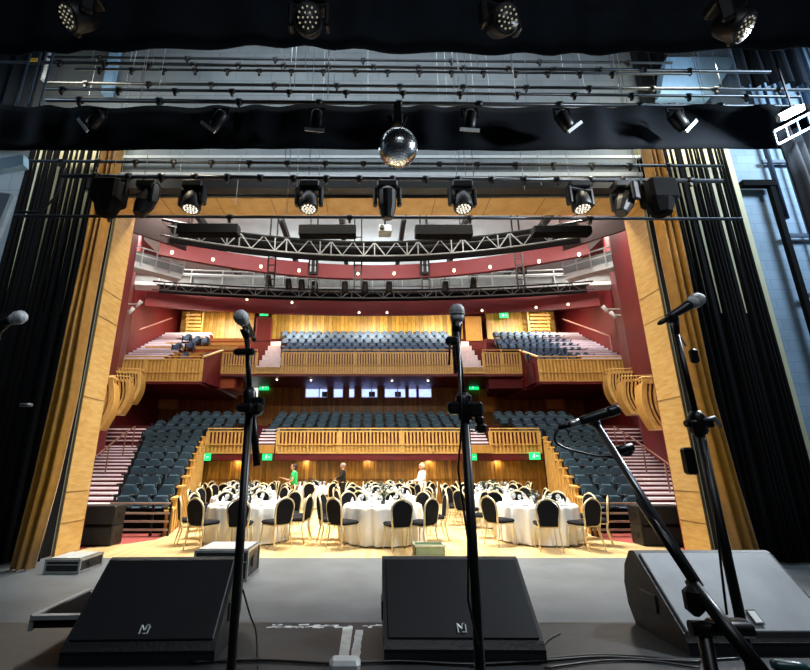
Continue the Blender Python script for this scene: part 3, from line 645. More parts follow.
# front guard rails of the banks and black speakers
for sgn, w in ((-1, 'left'), (1, 'right')):
    Y = 11.2; x0, x1 = sgn*6.4, sgn*4.98
    r = empty('bank_guard_rail', (x0, Y, 0), 0, 'black guard rail with pale bars in front of the %s seating bank' % w, 'railing')
    m = MB()
    for z in (.72, .5, .32, .14): m = MB(); m.beam((x0, Y, z), (x1, Y, z), .05, .045); wpart(m, 'rail_bar', mat('pale_bar', 'a89888', .4), r); m = MB()
    for x in (x0, (x0+x1)/2+sgn*-.3, x1): m = MB(); m.beam((x, Y+.04, 0), (x, Y+.04, .74), .05, .05); wpart(m, 'rail_post', BLACK, r)
    m = MB(); m.bb(*sorted((x0, x1)), Y+.12, Y+.16, .05, .6); wpart(m, 'kick_panel', VELV, r)
    for (z0, z1, q) in ((0, .39, 'lower'), (.39, .78, 'upper')):
        cx = -6.02 if sgn < 0 else 5.84
        r = empty('floor_speaker', (cx, 9.85, z0), 0, 'black loudspeaker cabinet beside the %s guard rail, %s of the pair' % (w, q), 'speaker')
        m = MB(); m.bevbox((0, .22, .195), (.95, .44, .385), .02); m.build('cabinet', BLACK, r); m = MB(); m.bb(-.43, .43, -.02, .0, .04, .35); m.build('grille', mat('grille_cloth', '15171a', .8, bump=.6, scale=30), r)
        m = MB(); m.bb(-.1, .1, -.035, -.02, .28, .31) if 0 else m.bb(*((.47, .485) if sgn < 0 else (-.485, -.47)), .15, .3, .14, .25); m.build('side_handle', STEEL, r)
# ================================================================== DINING TABLES
GOLDM = mat('brushed_gold_metal', 'd9caa0', .38, .35, var=.08)
PAD = mat('midnight_upholstery', '090a12', .85, var=.2, scale=30, bump=.2, spec=.2)
CLOTH = mat('white_tablecloth', 'f0efe9', .8, var=.03)
NAPK = mat('folded_white_napkin', 'f2f1ee', .8, var=.04)
PLATE = mat('white_china', 'f4f4f2', .2, var=.02)
WGL = mat('clear_glass', 'eef4f4', .03, spec=.6, var=.01); WGL.node_tree.nodes['Principled BSDF'].inputs['Transmission Weight'].default_value = .85
def make_chair():
    r = empty('banquet_chair', (0, 0, 0))
    def out(w, z0, z1, wt):
        pts = [(-wt, z0), (wt, z0)]; n = 10
        for i in range(n+1): t = PI*i/n; pts.append((w*math.cos(t), z1-.17+.17*math.sin(t)))
        return pts
    Mt = Matrix.Rotation(.13, 3, 'X')
    m = MB(); m.prism(out(.185, .47, .885, .15), -.03, .02, Mt, (0, -.17, 0)); m.build('backrest', PAD, r)
    pts = [(-.17, .0, .44), (-.17, 0, .5)] if 0 else []
    fr = [(-.17, 0, .40), (-.2, 0, .6)]
    for i in range(13): t = PI-PI*i/12; fr.append((.205*math.cos(t), 0, .735+.17*math.sin(t)))
    fr += [(.2, 0, .6), (.17, 0, .40)]
    m = MB(); m.tube([Mt @ Vector(p)+Vector((0, -.17, 0)) for p in fr], .019, 6); m.tube([(-.05, -.29, .915), (.05, -.29, .915)], .012, 6); m.build('back_frame', GOLDM, r)
    m = MB(); m.bevbox((0, .0, .455), (.42, .42, .07), .03); m.build('seat', PAD, r)
    m = MB(); m.bevbox((0, 0, .41), (.4, .4, .025), .01); m.build('seat_frame', GOLDM, r)
    for s in (-1, 1):
        m = MB(); m.tube([(s*.175, .17, .41), (s*.2, .21, .0)], [.017, .011], 6); m.build('leg', GOLDM, r)
        m = MB(); m.tube([(s*.175, -.22, .42), (s*.185, -.2, .3), (s*.2, -.27, .0)], [.017, .017, .011], 6); m.build('leg', GOLDM, r)
    r.scale = (1.07, 1.07, 1.06)
    return r
chair0 = make_chair(); freeze(chair0); used_c = [False]
def make_cloth(seed, RR=.86):
    rr = random.Random(seed); n = 96; ph = rr.uniform(0, 6); vs = []; fs = []
    prof = [(0.01, .762), (RR*.5, .762), (RR*.97, .762), (RR, .752), (RR+.01, .7), (RR+.012, .55), (RR+.014, .35), (RR+.016, .15), (RR+.018, .03)]
    for i, (r_, z) in enumerate(prof):
        for k in range(n):
            t = 2*PI*k/n; am = 0 if i < 4 else (.03, .06, .085, .1, .11)[i-4]
            q = math.sin(18*t+ph+.8*math.sin(3*t))*.6+.4*math.sin(31*t+ph*2); x = r_+am*q*(.7+.3*math.sin(5*t+ph)); vs.append((x*math.cos(t), x*math.sin(t), z))
    for i in range(len(prof)-1):
        for k in range(n): a = i*n+k; b_ = i*n+(k+1) % n; fs.append((a, b_, b_+n, a+n))
    m = MB(); m.add(vs, fs, True); m.add(vs[:n], [tuple(range(n))]); return m
cloths = [make_cloth(3).build('tablecloth', CLOTH), make_cloth(8).build('tablecloth', CLOTH)]
used_k = [False, False]
def make_table():
    r = empty('round_table', (0, 0, 0)); m = MB(); m.lathe([(.81, .725), (.83, .73), (.83, .75), (.81, .755)], 32, smooth=False); m.build('tabletop', WOODL, r)
    for q in range(4): t = PI/4+q*PI/2; m = MB(); m.tube([(.5*math.cos(t), .5*math.sin(t), .73), (.58*math.cos(t), .58*math.sin(t), 0)], .015, 6); m.build('leg', STEEL, r)
    return r
table0 = make_table(); freeze(table0); used_t = [False]
gm = MB(); gm.lathe([(.034, 0), (.034, .004), (.005, .01), (.004, .085), (.02, .1), (.038, .13), (.04, .16), (.034, .205)], 10)
gm.lathe([(.032, .205), (.037, .16), (.035, .132), (.002, .104)], 10)
glass0 = gm.build('wine_glass', WGL)
nm = MB(); nm.lathe([(.055, 0), (.04, .04), (.028, .08), (.002, .14)], 8, smooth=False); nap0 = nm.build('folded_napkin', NAPK)
pm = MB(); pm.lathe([(.002, .003), (.07, .004), (.085, .008), (.13, .02), (.132, .023), (.085, .012), (.003, .008)], 24); pl0 = pm.build('side_plate', PLATE)
def make_center():
    r = empty('table_centrepiece', (0, 0, 0))
    m = MB(); m.lathe([(.05, 0), (.06, .02), (.065, .12), (.055, .15), (.05, .15), (.05, .02), (.01, .015)], 14); m.build('vase', mat('dark_vase', '14181a', .3), r)
    m = MB(); rr = random.Random(5)
    for i in range(26):
        t = rr.uniform(0, 2*PI); q = rr.uniform(.03, .13); h = rr.uniform(.17, .3); p = Vector((q*math.cos(t), q*math.sin(t), h)); d = Vector((math.cos(t), math.sin(t), .6)).normalized(); s = d.cross(Vector((0, 0, 1))).normalized()*.025
        m.add([p-d*.05, p+s, p+d*.06, p-s, p+Vector((0, 0, .006))], [(0, 1, 4), (1, 2, 4), (2, 3, 4), (3, 0, 4), (0, 3, 2, 1)])
        m.tube([(0, 0, .1), p], .003, 4)
    m.build('foliage', mat('dark_leaves', '20301c', .6), r)
    m = MB(); m.bevbox((.22, -.12, .06), (.13, .03, .12), .005); m.build('menu_card', mat('cream_card', 'e8dfc6', .7), r)
    return r
ctr0 = make_center(); freeze(ctr0)
protos = {'wine_glass': glass0, 'folded_napkin': nap0, 'side_plate': pl0}; usedp = {}
def put(name, x, y, z, label, cat, group, rz=0):
    o = protos[name]
    if usedp.get(name): o = o.copy(); COL.objects.link(o)
    usedp[name] = True; o.location = (x, y, z); o.rotation_euler = (0, 0, rz); tag(o, label, cat, group)
def place_tree(src, flag, loc, rz, label, cat, group):
    o = src if not flag[0] else copy_tree(src); flag[0] = True; o.location = loc; o.rotation_euler = (0, 0, rz); tag(o, label, cat, group); return o
used_ctr = [False]
CL = ['six o’clock nearest the stage', 'four o’clock']
def clockname(phi):
    "phi: angle of the chair around the table, -90 deg = nearest the stage"
    h = int(round(((math.degrees(PI/2-phi)) % 360)/30*2)); h = (h if h else 24)
    hh = h//2 or 12; return '%s%s%s' % (('half past ' if h % 2 else ''), ['one', 'two', 'three', 'four', 'five', 'six', 'seven', 'eight', 'nine', 'ten', 'eleven', 'twelve'][hh-1], '' if h % 2 else ' o\'clock')
TAB = [(-2.97, 10.6, 'front left'), (.05, 10.5, 'front centre'), (3.5, 10.6, 'front right'),
       (-3.75, 13.1, 'second row left'), (.2, 13.2, 'second row centre'), (3.3, 13.2, 'second row right'),
       (-4.2, 15.4, 'third row left'), (.1, 15.7, 'third row centre'), (3.6, 15.6, 'third row right'),
       (-5.2, 18.0, 'back row far left'), (-2.5, 18.5, 'back row left of centre'), (1.0, 18.4, 'back row centre'), (4.6, 18.2, 'back row right')]
def overlap_any(x, y, me):
    for i, t in enumerate(TAB):
        if i != me and (Vector((x, y))-Vector(t[:2])).length < 1.22: return True
    return False
placed = []
PHI = {0: [-156, -122, -82, -46, -14, 15, 52, 90, 128, 163], 1: [-163, -135, -78, -50, -28, 8, 45, 85, 125, 165], 2: [-150, -102, -62, -28, 15, 50, 88, 125, 160]}
for ti, (tx, ty, tn) in enumerate(TAB):
    place_tree(table0, used_t, (tx, ty, 0), .3*ti, 'round banquet table under a white cloth, %s' % tn, 'table', 'round banquet tables')
    c = cloths[ti % 2]
    if used_k[ti % 2]: c = c.copy(); COL.objects.link(c)
    used_k[ti % 2] = True; c.location = (tx, ty, 0); c.rotation_euler = (0, 0, ti*.7); tag(c, 'white floor-length cloth draped over the %s round table' % tn, 'tablecloth', 'white tablecloths')
    phis = PHI.get(ti) or [(-90+36*k+(ti*11) % 36) for k in range(10)]
    names = {}
    for k, ph in enumerate(phis):
        ph = math.radians(ph); rr = 1.15+R.uniform(-.02, .06) if ti > 2 else 1.15
        x, y = tx+rr*math.cos(ph), ty+rr*math.sin(ph)
        if overlap_any(x, y, ti) or any((Vector((x, y))-q).length < .47 for q in placed): continue
        placed.append(Vector((x, y)))
        nmk = clockname(ph); names[nmk] = names.get(nmk, 0)+1
        if names[nmk] > 1: nmk += ' (second)'
        place_tree(chair0, used_c, (x, y, 0), ph+PI/2+R.uniform(-.12, .12), 'gold-framed black chair at %s of the %s table' % (nmk, tn), 'chair', 'banquet chairs round the tables')
    place_tree(ctr0, used_ctr, (tx, ty, .763), ti, 'leafy centrepiece in a dark vase on the %s table' % tn, 'centrepiece', 'table centrepieces')
    for k in range(10):
        ph = math.radians(-90+36*k+18*(ti % 2)); cn = clockname(ph); q = .68
        put('side_plate', tx+q*math.cos(ph), ty+q*math.sin(ph), .763, 'white plate at %s on the %s table' % (cn, tn), 'plate', 'plates on the tables')
        put('folded_napkin', tx+q*math.cos(ph), ty+q*math.sin(ph), .772, 'standing white napkin at %s on the %s table' % (cn, tn), 'napkin', 'napkins on the tables', ph)
        ph += .2; put('wine_glass', tx+.5*math.cos(ph), ty+.5*math.sin(ph), .763, 'stemmed glass at %s on the %s table' % (cn, tn), 'glass', 'glasses on the tables')
# ------------------------------------------------------------------ people
SKIN = mat('skin', 'c99477', .6, var=.05)
def skin_obj(name, J, E, m, parent, lvl=2, root=0):
    me = bpy.data.meshes.new(name); me.from_pydata([j[:3] for j in J], E, []); o = bpy.data.objects.new(name, me); COL.objects.link(o); o.parent = parent
    sk = o.modifiers.new('Skin', 'SKIN'); ss = o.modifiers.new('Sub', 'SUBSURF'); ss.levels = lvl; ss.render_levels = lvl; sk.use_smooth_shade = True
    if not me.skin_vertices: raise RuntimeError('no skin layer')
    for i, j in enumerate(J):
        r = j[3]; me.skin_vertices[0].data[i].radius = (r, j[4] if len(j) > 4 else r); me.skin_vertices[0].data[i].use_root = (i == root)
    me.materials.append(m); return o
def person(loc, rz, label, top, legs, hairm, hair_len, larm, rarm, female=False, H=1.68, apron=None, skirt=False):
    "figure facing -Y; larm/rarm = (elbow, wrist, hand dir) in body space"
    r = empty('person', loc, rz, label, 'person'); k = H/1.70; sh = .17 if female else .195
    J = [(0, 0, .95, .125, .095), (0, .0, 1.12, .11, .085), (0, .01, 1.30, .135, .095), (0, .015, 1.41, .075, .06), (0, .005, 1.48, .047), (0, -.01, 1.55, .05)]
    E = [(0, 1), (1, 2), (2, 3), (3, 4), (4, 5)]
    def chain(st, pts):
        p = st
        for q in pts: J.append(q); E.append((p, len(J)-1)); p = len(J)-1
        return p
    for s, (el, wr) in ((-1, larm), (1, rarm)):
        e = chain(3, [(s*sh, .01, 1.40, .052), (*el, .038), (*wr, .026)])
        d = (Vector(wr)-Vector(el)).normalized(); w = Vector(wr); side = d.cross(Vector((0, 0, 1)))
        if side.length < .1: side = Vector((1, 0, 0))
        side.normalize()
        palm = chain(e, [(*(w+d*.05), .03, .015)])
        for f in range(4):
            o = side*(.026-.017*f); L_ = (.07, .08, .075, .06)[f]; a = w+d*.085+o; b_ = a+d*L_*.5+Vector((0, 0, -.008)); c_ = a+d*L_+Vector((0, 0, -.03)); chain(palm, [(*a, .009), (*b_, .008), (*c_, .007)])
        a = w+d*.03+side*.035; chain(e, [(*a, .011), (*(a+d*.035+side*.015), .009), (*(a+d*.06+side*.012), .008)])
    for s in (-1, 1): chain(0, [(s*.095, 0, .86, .09), (s*.1, -.015, .50, .058), (s*.1, .01, .10, .037), (s*.105, -.02, .035, .035), (s*.11, -.15, .025, .032)])
    J = [tuple(c*k for c in j[:3])+tuple(j[3:]) for j in J]
    skin_obj('body', J, E, SKIN, r)
    hd = MB(); n = 14
    prof = [(.001, -.125), (.035, -.12), (.055, -.095), (.066, -.05), (.074, 0), (.077, .045), (.07, .085), (.045, .115), (.001, .125)]
    hd.lathe([(a*1.0, z) for a, z in prof], 18, (0, -.02, 1.60*k), Matrix.Diagonal((1, 1.2, 1)).to_3x3())
    hd.prism([(-.012, -.02), (.012, -.02), (.004, .03), (-.004, .03)], -.035, .01, None, (0, -.1, 1.595*k))
    for s in (-1, 1): hd.sphere((s*.077, 0, 1.595*k), .02, 6, (.5, 1, 1.5))
    hd.build('head', SKIN, r)
    f = MB(); 
    for s in (-1, 1): f.sphere((s*.03, -.1, 1.61*k), .012, 6, (1.2, .6, .7))
    f.k = 1; f.bevbox((0, -.103, 1.54*k), (.045, .012, .01), .003); f.build('face_features', [mat('eye_dark', '20150f', .3), mat('lips', '9a4a44', .5)], r)
    hr = MB(); hr.lathe([(.001, .135), (.05, .125), (.08, .09), (.088, .045), (.086, .0), (.075, -.03-hair_len*.3), (.05, -.06-hair_len)], 16, (0, .012, 1.605*k), Matrix.Diagonal((1, 1.16, 1)).to_3x3()); hr.build('hair', hairm, r)
    # clothes
    g = [(0, 0, .88, .175, .145), (0, 0, 1.12, .16, .135), (0, .01, 1.3, .18, .14), (0, .015, 1.41, .09, .075)]; GE = [(0, 1), (1, 2), (2, 3)]
    for s, (el, wr) in ((-1, larm), (1, rarm)):
        i = len(g); e = Vector(el); w = Vector(wr); q = e if female else w*.9+e*.1
        g += [(s*sh, .01, 1.40, .066), (*(e if not female else (Vector((s*sh, .01, 1.4))*.35+e*.65)), .055)]; GE += [(3, i), (i, i+1)]
        if not female: g.append((*q, .042)); GE.append((i+1, i+2))
    g = [tuple(c*k for c in j[:3])+tuple(j[3:]) for j in g]; skin_obj('top', g, GE, top, r)
    g = [(0, 0, .95, .15, .115)]; GE = []
    for s in (-1, 1):
        i = len(g); g += [(s*.095, 0, .84, .105), (s*.1, -.01, .5, .078), (s*.1, .01, .12, .062)]; GE += [(0, i), (i, i+1), (i+1, i+2)]
    g = [tuple(c*k for c in j[:3])+tuple(j[3:]) for j in g]; skin_obj('trousers', g, GE, legs, r)
    for s in (-1, 1): m = MB(); m.bevbox((s*.107*k, -.06, .035), (.09, .27, .07), .025); m.build('shoe', BLACK, r)
    return r
GREEN = mat('bright_green_cotton', '1fbf62', .8, var=.08, scale=4); DARKC = mat('charcoal_jacket', '22201f', .85); WCOAT = mat('white_cotton_coat', 'f3efe6', .8, var=.04)
BRH = mat('dark_brown_hair', '2a1510', .7); GRH = mat('grey_hair', 'a89f96', .8); BLH = mat('fair_hair', 'd8c6a4', .8); TROU = mat('brown_trousers', '6a5238', .85); BTR = mat('black_trousers', '15161a', .85)
p = at(293, 500, 16.75)
person((p.x, 16.75, 0), -PI/2, 'person in a bright green short-sleeved top reaching out towards a table on the left', GREEN, TROU, BRH, .06, ((-.24, -.22, 1.12), (-.2, -.47, 1.2)), ((.26, -.02, 1.14), (.22, -.22, 1.02)), True, 1.6)
p = at(342.5, 500, 19.3)
person((p.x, 19.3, 0), -PI/2, 'person with grey hair and dark jacket standing by the far tables', DARKC, BTR, GRH, .0, ((-.26, -.08, 1.14), (-.12, -.3, 1.08)), ((.26, -.08, 1.14), (.12, -.3, 1.08)), False, 1.64)
p = at(423, 500, 17.1)
wp = person((p.x, 17.1, 0), -PI/2+.3, 'person dressed all in white standing behind the centre tables', WCOAT, WCOAT, BLH, .02, ((-.26, -.08, 1.12), (-.14, -.3, 1.08)), ((.26, -.08, 1.12), (.14, -.28, 1.08)), False, 1.62)
m = MB(); m.lathe([(.17, 1.0), (.175, .85), (.19, .6), (.2, .45), (.19, .45), (.15, .95)], 18, (0, 0, 0), Matrix.Diagonal((1, .8, 1)).to_3x3()); m.build('coat_skirt', WCOAT, wp)
# ================================================================== STAGE
STG = mat('stage_deck_grey', '565c60', .5, var=.22, scale=1.6, bump=.15)
RIS = mat('riser_deck_shade_dark', '17191b', .55, var=.22, scale=2.2, bump=.2)  # deck grey darkened to carry the shade of blocked stage light
m = MB(); m.bb(-14, 14, -2, 8.55, -.12, .03); struct(m.build('floor_stage', STG))
r = empty('stage_riser', (0, 1, .03), 0, 'dark grey platform deck, darkened for shade, the wedges and microphone stands stand on', 'platform')
m = MB(); m.bb(-5.2, 5.2, -1.6, 2.98, .62, .70); wpart(m, 'deck', RIS, r); r.children[-1].location = -Vector(r.location)
m = MB()
for x in (-5, -2.5, 0, 2.5, 5):
    for y in (-1.4, .7, 2.8): m.bb(x-.03, x+.03, y-.03, y+.03, .03, .62)
wpart(m, 'support_posts', STEEL, r)
m = MB(); m.bb(-5.2, 5.2, 2.98, 3.0, .55, .70); wpart(m, 'edge_trim', STEEL, r)
# proscenium --------------------------------------------------------
W = 5.93; HT = 7.42; Y0, Y1 = 8.75, 9.45
CONC = brick('stage_concrete_blocks', '848c90', '7c8488', '70787c', .9, .45, .012, .8, rot=(PI/2, 0, 0), bump=.2)
BLUEW = brick('blue_grey_blockwork', '8ea3b6', '889db0', '7c91a5', .45, .225, .008, .7, rot=(PI/2, 0, 0), bump=.25)
CREAM = mat('cream_painted_wall', 'ddd2a8', .7, var=.08, scale=2)
m = MB(); m.bb(-14, -W-.02, Y0+.03, Y1, 0, 18); m.bb(W+.02, 14, Y0+.03, Y1, 0, 18); m.bb(-W-.02, W+.02, Y0+.03, Y1, HT+.02, 18); struct(m.build('wall_proscenium', CONC))
m = MB(); m.bb(8.1, 13.2, Y0-.03, Y0+.02, 0, 15); struct(m.build('wall_stage_right_block', BLUEW))
for sg in (-1, 1): m = MB(); m.bb(*sorted((sg*6.0, sg*8.0)), 8.5, Y0+.02, 0, 9.6); struct(m.build('pilaster_stage_'+('left' if sg < 0 else 'right'), CREAM))
m = MB(); m.bb(-W-.02, -W, Y0, Y1+.02, 0, HT); m.bb(W, W+.02, Y0, Y1+.02, 0, HT); m.bb(-W, W, Y0, Y1+.02, HT, HT+.02)
m.bb(-W-.25, -W, Y0-.03, Y0+.03, 0, HT+.2) if 0 else None
struct(m.build('trim_2', WOODV))
m = MB()
for z in (.55, 1.1, 2.9, 4.6, 5.2): m.bb(-W, -W+.006, Y0, Y1, z, z+.012); m.bb(W-.006, W, Y0, Y1, z, z+.012)
for i in range(9): x = -5+i*1.25; m.bb(x, x+.012, Y0, Y1, HT-.006, HT)
struct(m.build('trim_3', mat('panel_joint', '6a4a1e', .7)))
m = MB(); m.bb(-6.6, 6.6, 8.45, 8.72, HT+.06, HT+.32); struct(m.build('trim_4', BLACK))
m = MB(); m.bb(-6.6, 6.6, 8.55, 8.6, 8.35, 8.42); m.bb(-6.6, 6.6, 8.6, 8.74, 7.9, 8.0); struct(m.build('trim_5', PALE))
for sg in (-1, 1):
    m = MB(); m.bb(*sorted((sg*5.98, sg*6.25)), 8.3, 8.72, 0.03, 8.4); struct(m.build('trim_6' if sg < 0 else 'trim_7', VELV))
    m = MB(); m.bb(*sorted((sg*6.02, sg*6.05)), 8.26, 8.3, 0.03, 8.6); struct(m.build('trim_8' if sg < 0 else 'trim_9', STEEL))
for sg, w in ((-1, 'left'), (1, 'right')):
    m = MB(); m.bb(*sorted((sg*13, sg*13.3)), -3, 9.4, 0, 18); struct(m.build('wall_stage_'+w, BLUEW if sg > 0 else mat('navy_stage_wall', '26364c', .7, var=.2, scale=1)))
# curtains ----------------------------------------------------------
def drape(mb, x0, x1, Y, z0, z1, pleat=.14, amp=.07, wob=.03, seed=1, th=.02, rzx=0., n_z=6, taper=0.):
    rr = random.Random(seed); n = max(8, int(abs(x1-x0)/pleat*8)); offs = [rr.uniform(-1, 1) for _ in range(400)]; vs = []; fs = []
    for j in range(n_z+1):
        z = z0+(z1-z0)*j/n_z
        for i in range(n+1):
            f = i/n; x = x0+(x1-x0)*f; ph = 2*PI*abs(x-x0)/pleat; kx = int(abs(x-x0)/pleat)
            a = amp*(1+.4*offs[kx % 400]); y = Y+a*math.cos(ph)+wob*math.sin(3*f*PI+j*.7*offs[(kx+7) % 400]) + rzx*(x-x0)
            vs.append((x+.02*math.sin(j*1.3+kx)+taper*(1-j/n_z)*(f-.5), y, z))
    N1 = n+1
    for j in range(n_z):
        for i in range(n): a = j*N1+i; fs.append((a, a+1, a+1+N1, a+N1))
    o = len(vs); vs2 = [(x, y+th, z) for x, y, z in vs]; fs2 = [tuple(reversed([k+o for k in f])) for f in fs]
    rim = []
    for i in range(n): rim.append((i, i+o, i+1+o, i+1)); t = n_z*N1+i; rim.append((t, t+1, t+1+o, t+o))
    for j in range(n_z): a = j*N1; rim.append((a, a+N1, a+N1+o, a+o)); b_ = a+n; rim.append((b_, b_+o, b_+N1+o, b_+N1))
    mb.add(vs+vs2, fs+fs2+rim, True)
def flare(mb, dx, z1=2.6):
    mb.v = [(x+dx*max(0, 1-z/z1)**1.3, y, z) for x, y, z in mb.v]
def strands(mb, sg, xa, xb, Y, z0, z1, n=21):
    "one curtain bunched into many narrow folds: slim at the tie line on top, full below"
    rr = random.Random(12 if sg > 0 else 21); w = (xb-xa)/n
    for i in range(n):
        xc = sg*(xa+w*(i+.5)+rr.uniform(-.01, .01)); wt = w*rr.uniform(.22, .34); wb = w*.62; yo = rr.uniform(-.05, .05); vs = []; fs = []; K = 10; M_ = 10
        for j in range(M_+1):
            f = j/M_; z = z0+(z1-z0)*f; g = min(1, max(0, (f-.45)/.55)); r_ = wb+(wt-wb)*g**.8
            for k in range(K): a = 2*PI*k/K; vs.append((xc+r_*math.cos(a)*(1+.1*math.sin(3*a+i)), Y+yo+r_*1.1*math.sin(a)*(1+.2*math.sin(2*a+i)), z))
        for j in range(M_):
            for k in range(K): a = j*K+k; b_ = j*K+(k+1) % K; fs.append((a, b_, b_+K, a+K))
        mb.add(vs, fs, True); mb.add(vs[:K], [tuple(range(K))]); mb.add(vs[-K:], [tuple(range(K))])
    x0, x1 = sorted((sg*xa, sg*xb)); mb.bb(x0, x1, Y-.02, Y+.02, z0, z0+(z1-z0)*.52); mb.bb(x0, x1, Y-.03, Y+.03, z1-.06, z1)
GOLDC = mat('old_gold_velvet', 'a87518', .45, var=.15, scale=8)
GOLDC.node_tree.nodes['Principled BSDF'].inputs['Sheen Weight'].default_value = .3
VELB = mat('black_serge', '050608', .85, var=.3, scale=5, spec=.15)
NAVY = mat('blue_black_velour', '0a121a', .85, var=.3, scale=3, spec=.2)
for sg, w in ((-1, 'left'), (1, 'right')):
    m = MB(); drape(m, sg*5.33, sg*5.70, 7.55, .05, 8.0, .12, .1, .03, 4); flare(m, sg*.16); tag(m.build('gold_curtain', GOLDC), 'gathered old-gold velvet curtain hanging beside the %s proscenium column' % w, 'curtain')
    m = MB(); strands(m, sg, 5.75, 7.45 if sg > 0 else 7.65, 8.05, .06, 8.42); tag(m.build('black_leg_curtain', VELB), 'long pleated black curtain hung from a bar at the %s side of the stage' % w, 'curtain')
m = MB(); drape(m, 5.8, 7.4, 5.4, .06, 6.35, .16, .07, .05, 29, n_z=8); tag(m.build('black_leg_curtain', NAVY), 'nearer black curtain hanging at the far right edge of the stage', 'curtain')
m = MB(); drape(m, -8.2, -6.55, 6.6, .06, 4.6, .2, .08, .05, 31, n_z=8); tag(m.build('black_leg_curtain', NAVY), 'nearer black curtain at the lower far left edge of the stage', 'curtain')
m = MB(); drape(m, -9.2, -7.65, 7.8, 8.6, 15, .3, .08, .05, 41, n_z=6); tag(m.build('black_masking_curtain', NAVY), 'black masking hung high at the far upper left corner', 'curtain')
m = MB(); drape(m, 8.05, 9.6, 7.8, 9.7, 15, .3, .08, .05, 43, n_z=6); tag(m.build('black_masking_curtain', NAVY), 'black masking hung high at the far upper right corner', 'curtain')
def border(x0, x1, Y, z0, z1, seed, label, dip=.05, pleat=.5, amp=.05):
    rr = random.Random(seed); n = 160; vs = []; fs = []
    for j in range(7):
        for i in range(n+1):
            f = i/n; x = x0+(x1-x0)*f; zb = z0+dip*math.sin(9*f+seed)*math.sin(23*f)+dip*.5*math.sin(47*f); z = zb+(z1-zb)*j/6
            vs.append((x, Y+amp*math.sin(2*PI*x/pleat+1.5*math.sin(x*2.1+seed))*(.25+.75*min(1, j/2))+amp*.6*math.sin(j*.9+x*.9), z))
    for j in range(6):
        for i in range(n): a = j*(n+1)+i; fs.append((a, a+1, a+n+2, a+n+1))
    o = len(vs); m = MB(); rim = [(i, i+o, i+1+o, i+1) for i in range(n)]+[(6*(n+1)+i, 6*(n+1)+i+1, 6*(n+1)+i+1+o, 6*(n+1)+i+o) for i in range(n)]
    m.add(vs+[(x, y+.02, z) for x, y, z in vs], fs+[tuple(reversed([k+o for k in f])) for f in fs]+rim, True)
    return tag(m.build('border_curtain', NAVY), label, 'curtain')
border(-9, 9, 4.0, at(400, 50, 4).z, 9.2, 2, 'wide blue-black border curtain across the very top of the view', .02, .8, .09)
border(-8.5, 8.6, 5.9, at(400, 149, 5.9).z, at(400, 106, 5.9).z, 5, 'blue-black border curtain hanging behind the mirror ball', .004, .9, .03)
# fly bars ----------------------------------------------------------
BAR = mat('bar_steel', '3a3e42', .35, .5, var=.2)
_cl = {}
def clampme(r_):
    if r_ not in _cl:
        m = MB(); m.lathe([(r_*1.9, -.05), (r_*2.2, 0), (r_*1.9, .05)], 8, (0, 0, 0), Matrix.Rotation(PI/2, 3, 'Y')); m.box(Vector((0, 0, -.06)), (.04, .05, .09)); o = m.build('clamp', BLACK); _cl[r_] = o.data; bpy.data.objects.remove(o)
    return _cl[r_]

def bar(px0, py0, px1, py1, Y, label, r_=.024, clamps=(), ccol=BLACK):
    p, q = at(px0, py0, Y), at(px1, py1, Y); r = empty('fly_bar', ((p.x+q.x)/2, Y, (p.z+q.z)/2), 0, label, 'pipe')
    m = MB(); m.tube([p, q], r_*1.25, 8); wpart(m, 'pipe', BAR, r)
    for c in clamps:
        v = p.lerp(q, (c-px0)/(px1-px0)); o = bpy.data.objects.new('clamp', clampme(r_)); COL.objects.link(o); o.parent = r; o.location = v-r.location
    for i in range(4): v = p.lerp(q, (i+.5)/4); m = MB(); m.tube([v, v+Vector((0, 0, 15-v.z))], .006, 4); wpart(m, 'lift_wire', ALU, r)
    return r
C1 = lambda a, b, s: list(range(a, b, s))
bar(48, 57, 672, 63, 7.6, 'topmost visible horizontal bar, just under the upper border curtain', .022, C1(100, 640, 88))
bar(-5, 62, 770, 72, 6.9, 'long horizontal bar second from top with a yellow tag at left', .026, C1(60, 700, 45))
bar(75, 69, 690, 74, 6.5, 'thin horizontal cable bar hung with small hooks, third from top', .018, C1(100, 640, 32))
bar(44, 83, 820, 90, 7.15, 'horizontal bar fourth from top behind the rigging lines', .024, C1(86, 780, 63))
bar(46, 89, 800, 97, 6.3, 'horizontal bar fifth from top', .02, C1(62, 780, 57))
bar(46, 100, 800, 107, 6.1, 'bright horizontal bar along the top of the border behind the mirror ball', .028, C1(80, 780, 80))
bar(24, 161, 722, 166, 7.0, 'bar across the stage above the row of moving lights', .022, C1(60, 700, 38))
bar(62, 176, 722, 181, 6.4, 'bar carrying the row of black moving lights', .03, C1(96, 700, 33))
bar(14, 216, 742, 219, 6.7, 'low bright bar crossing in front of both curtain legs', .022, C1(110, 640, 120))
p = at(33, 60, 6.85); m = MB(); m.bevbox(p, (.2, .02, .1), .008); tag(m.build('yellow_tag', mat('yellow_tag', 'd9a62a', .6)), 'small yellow tag on the second bar at top left', 'tag')
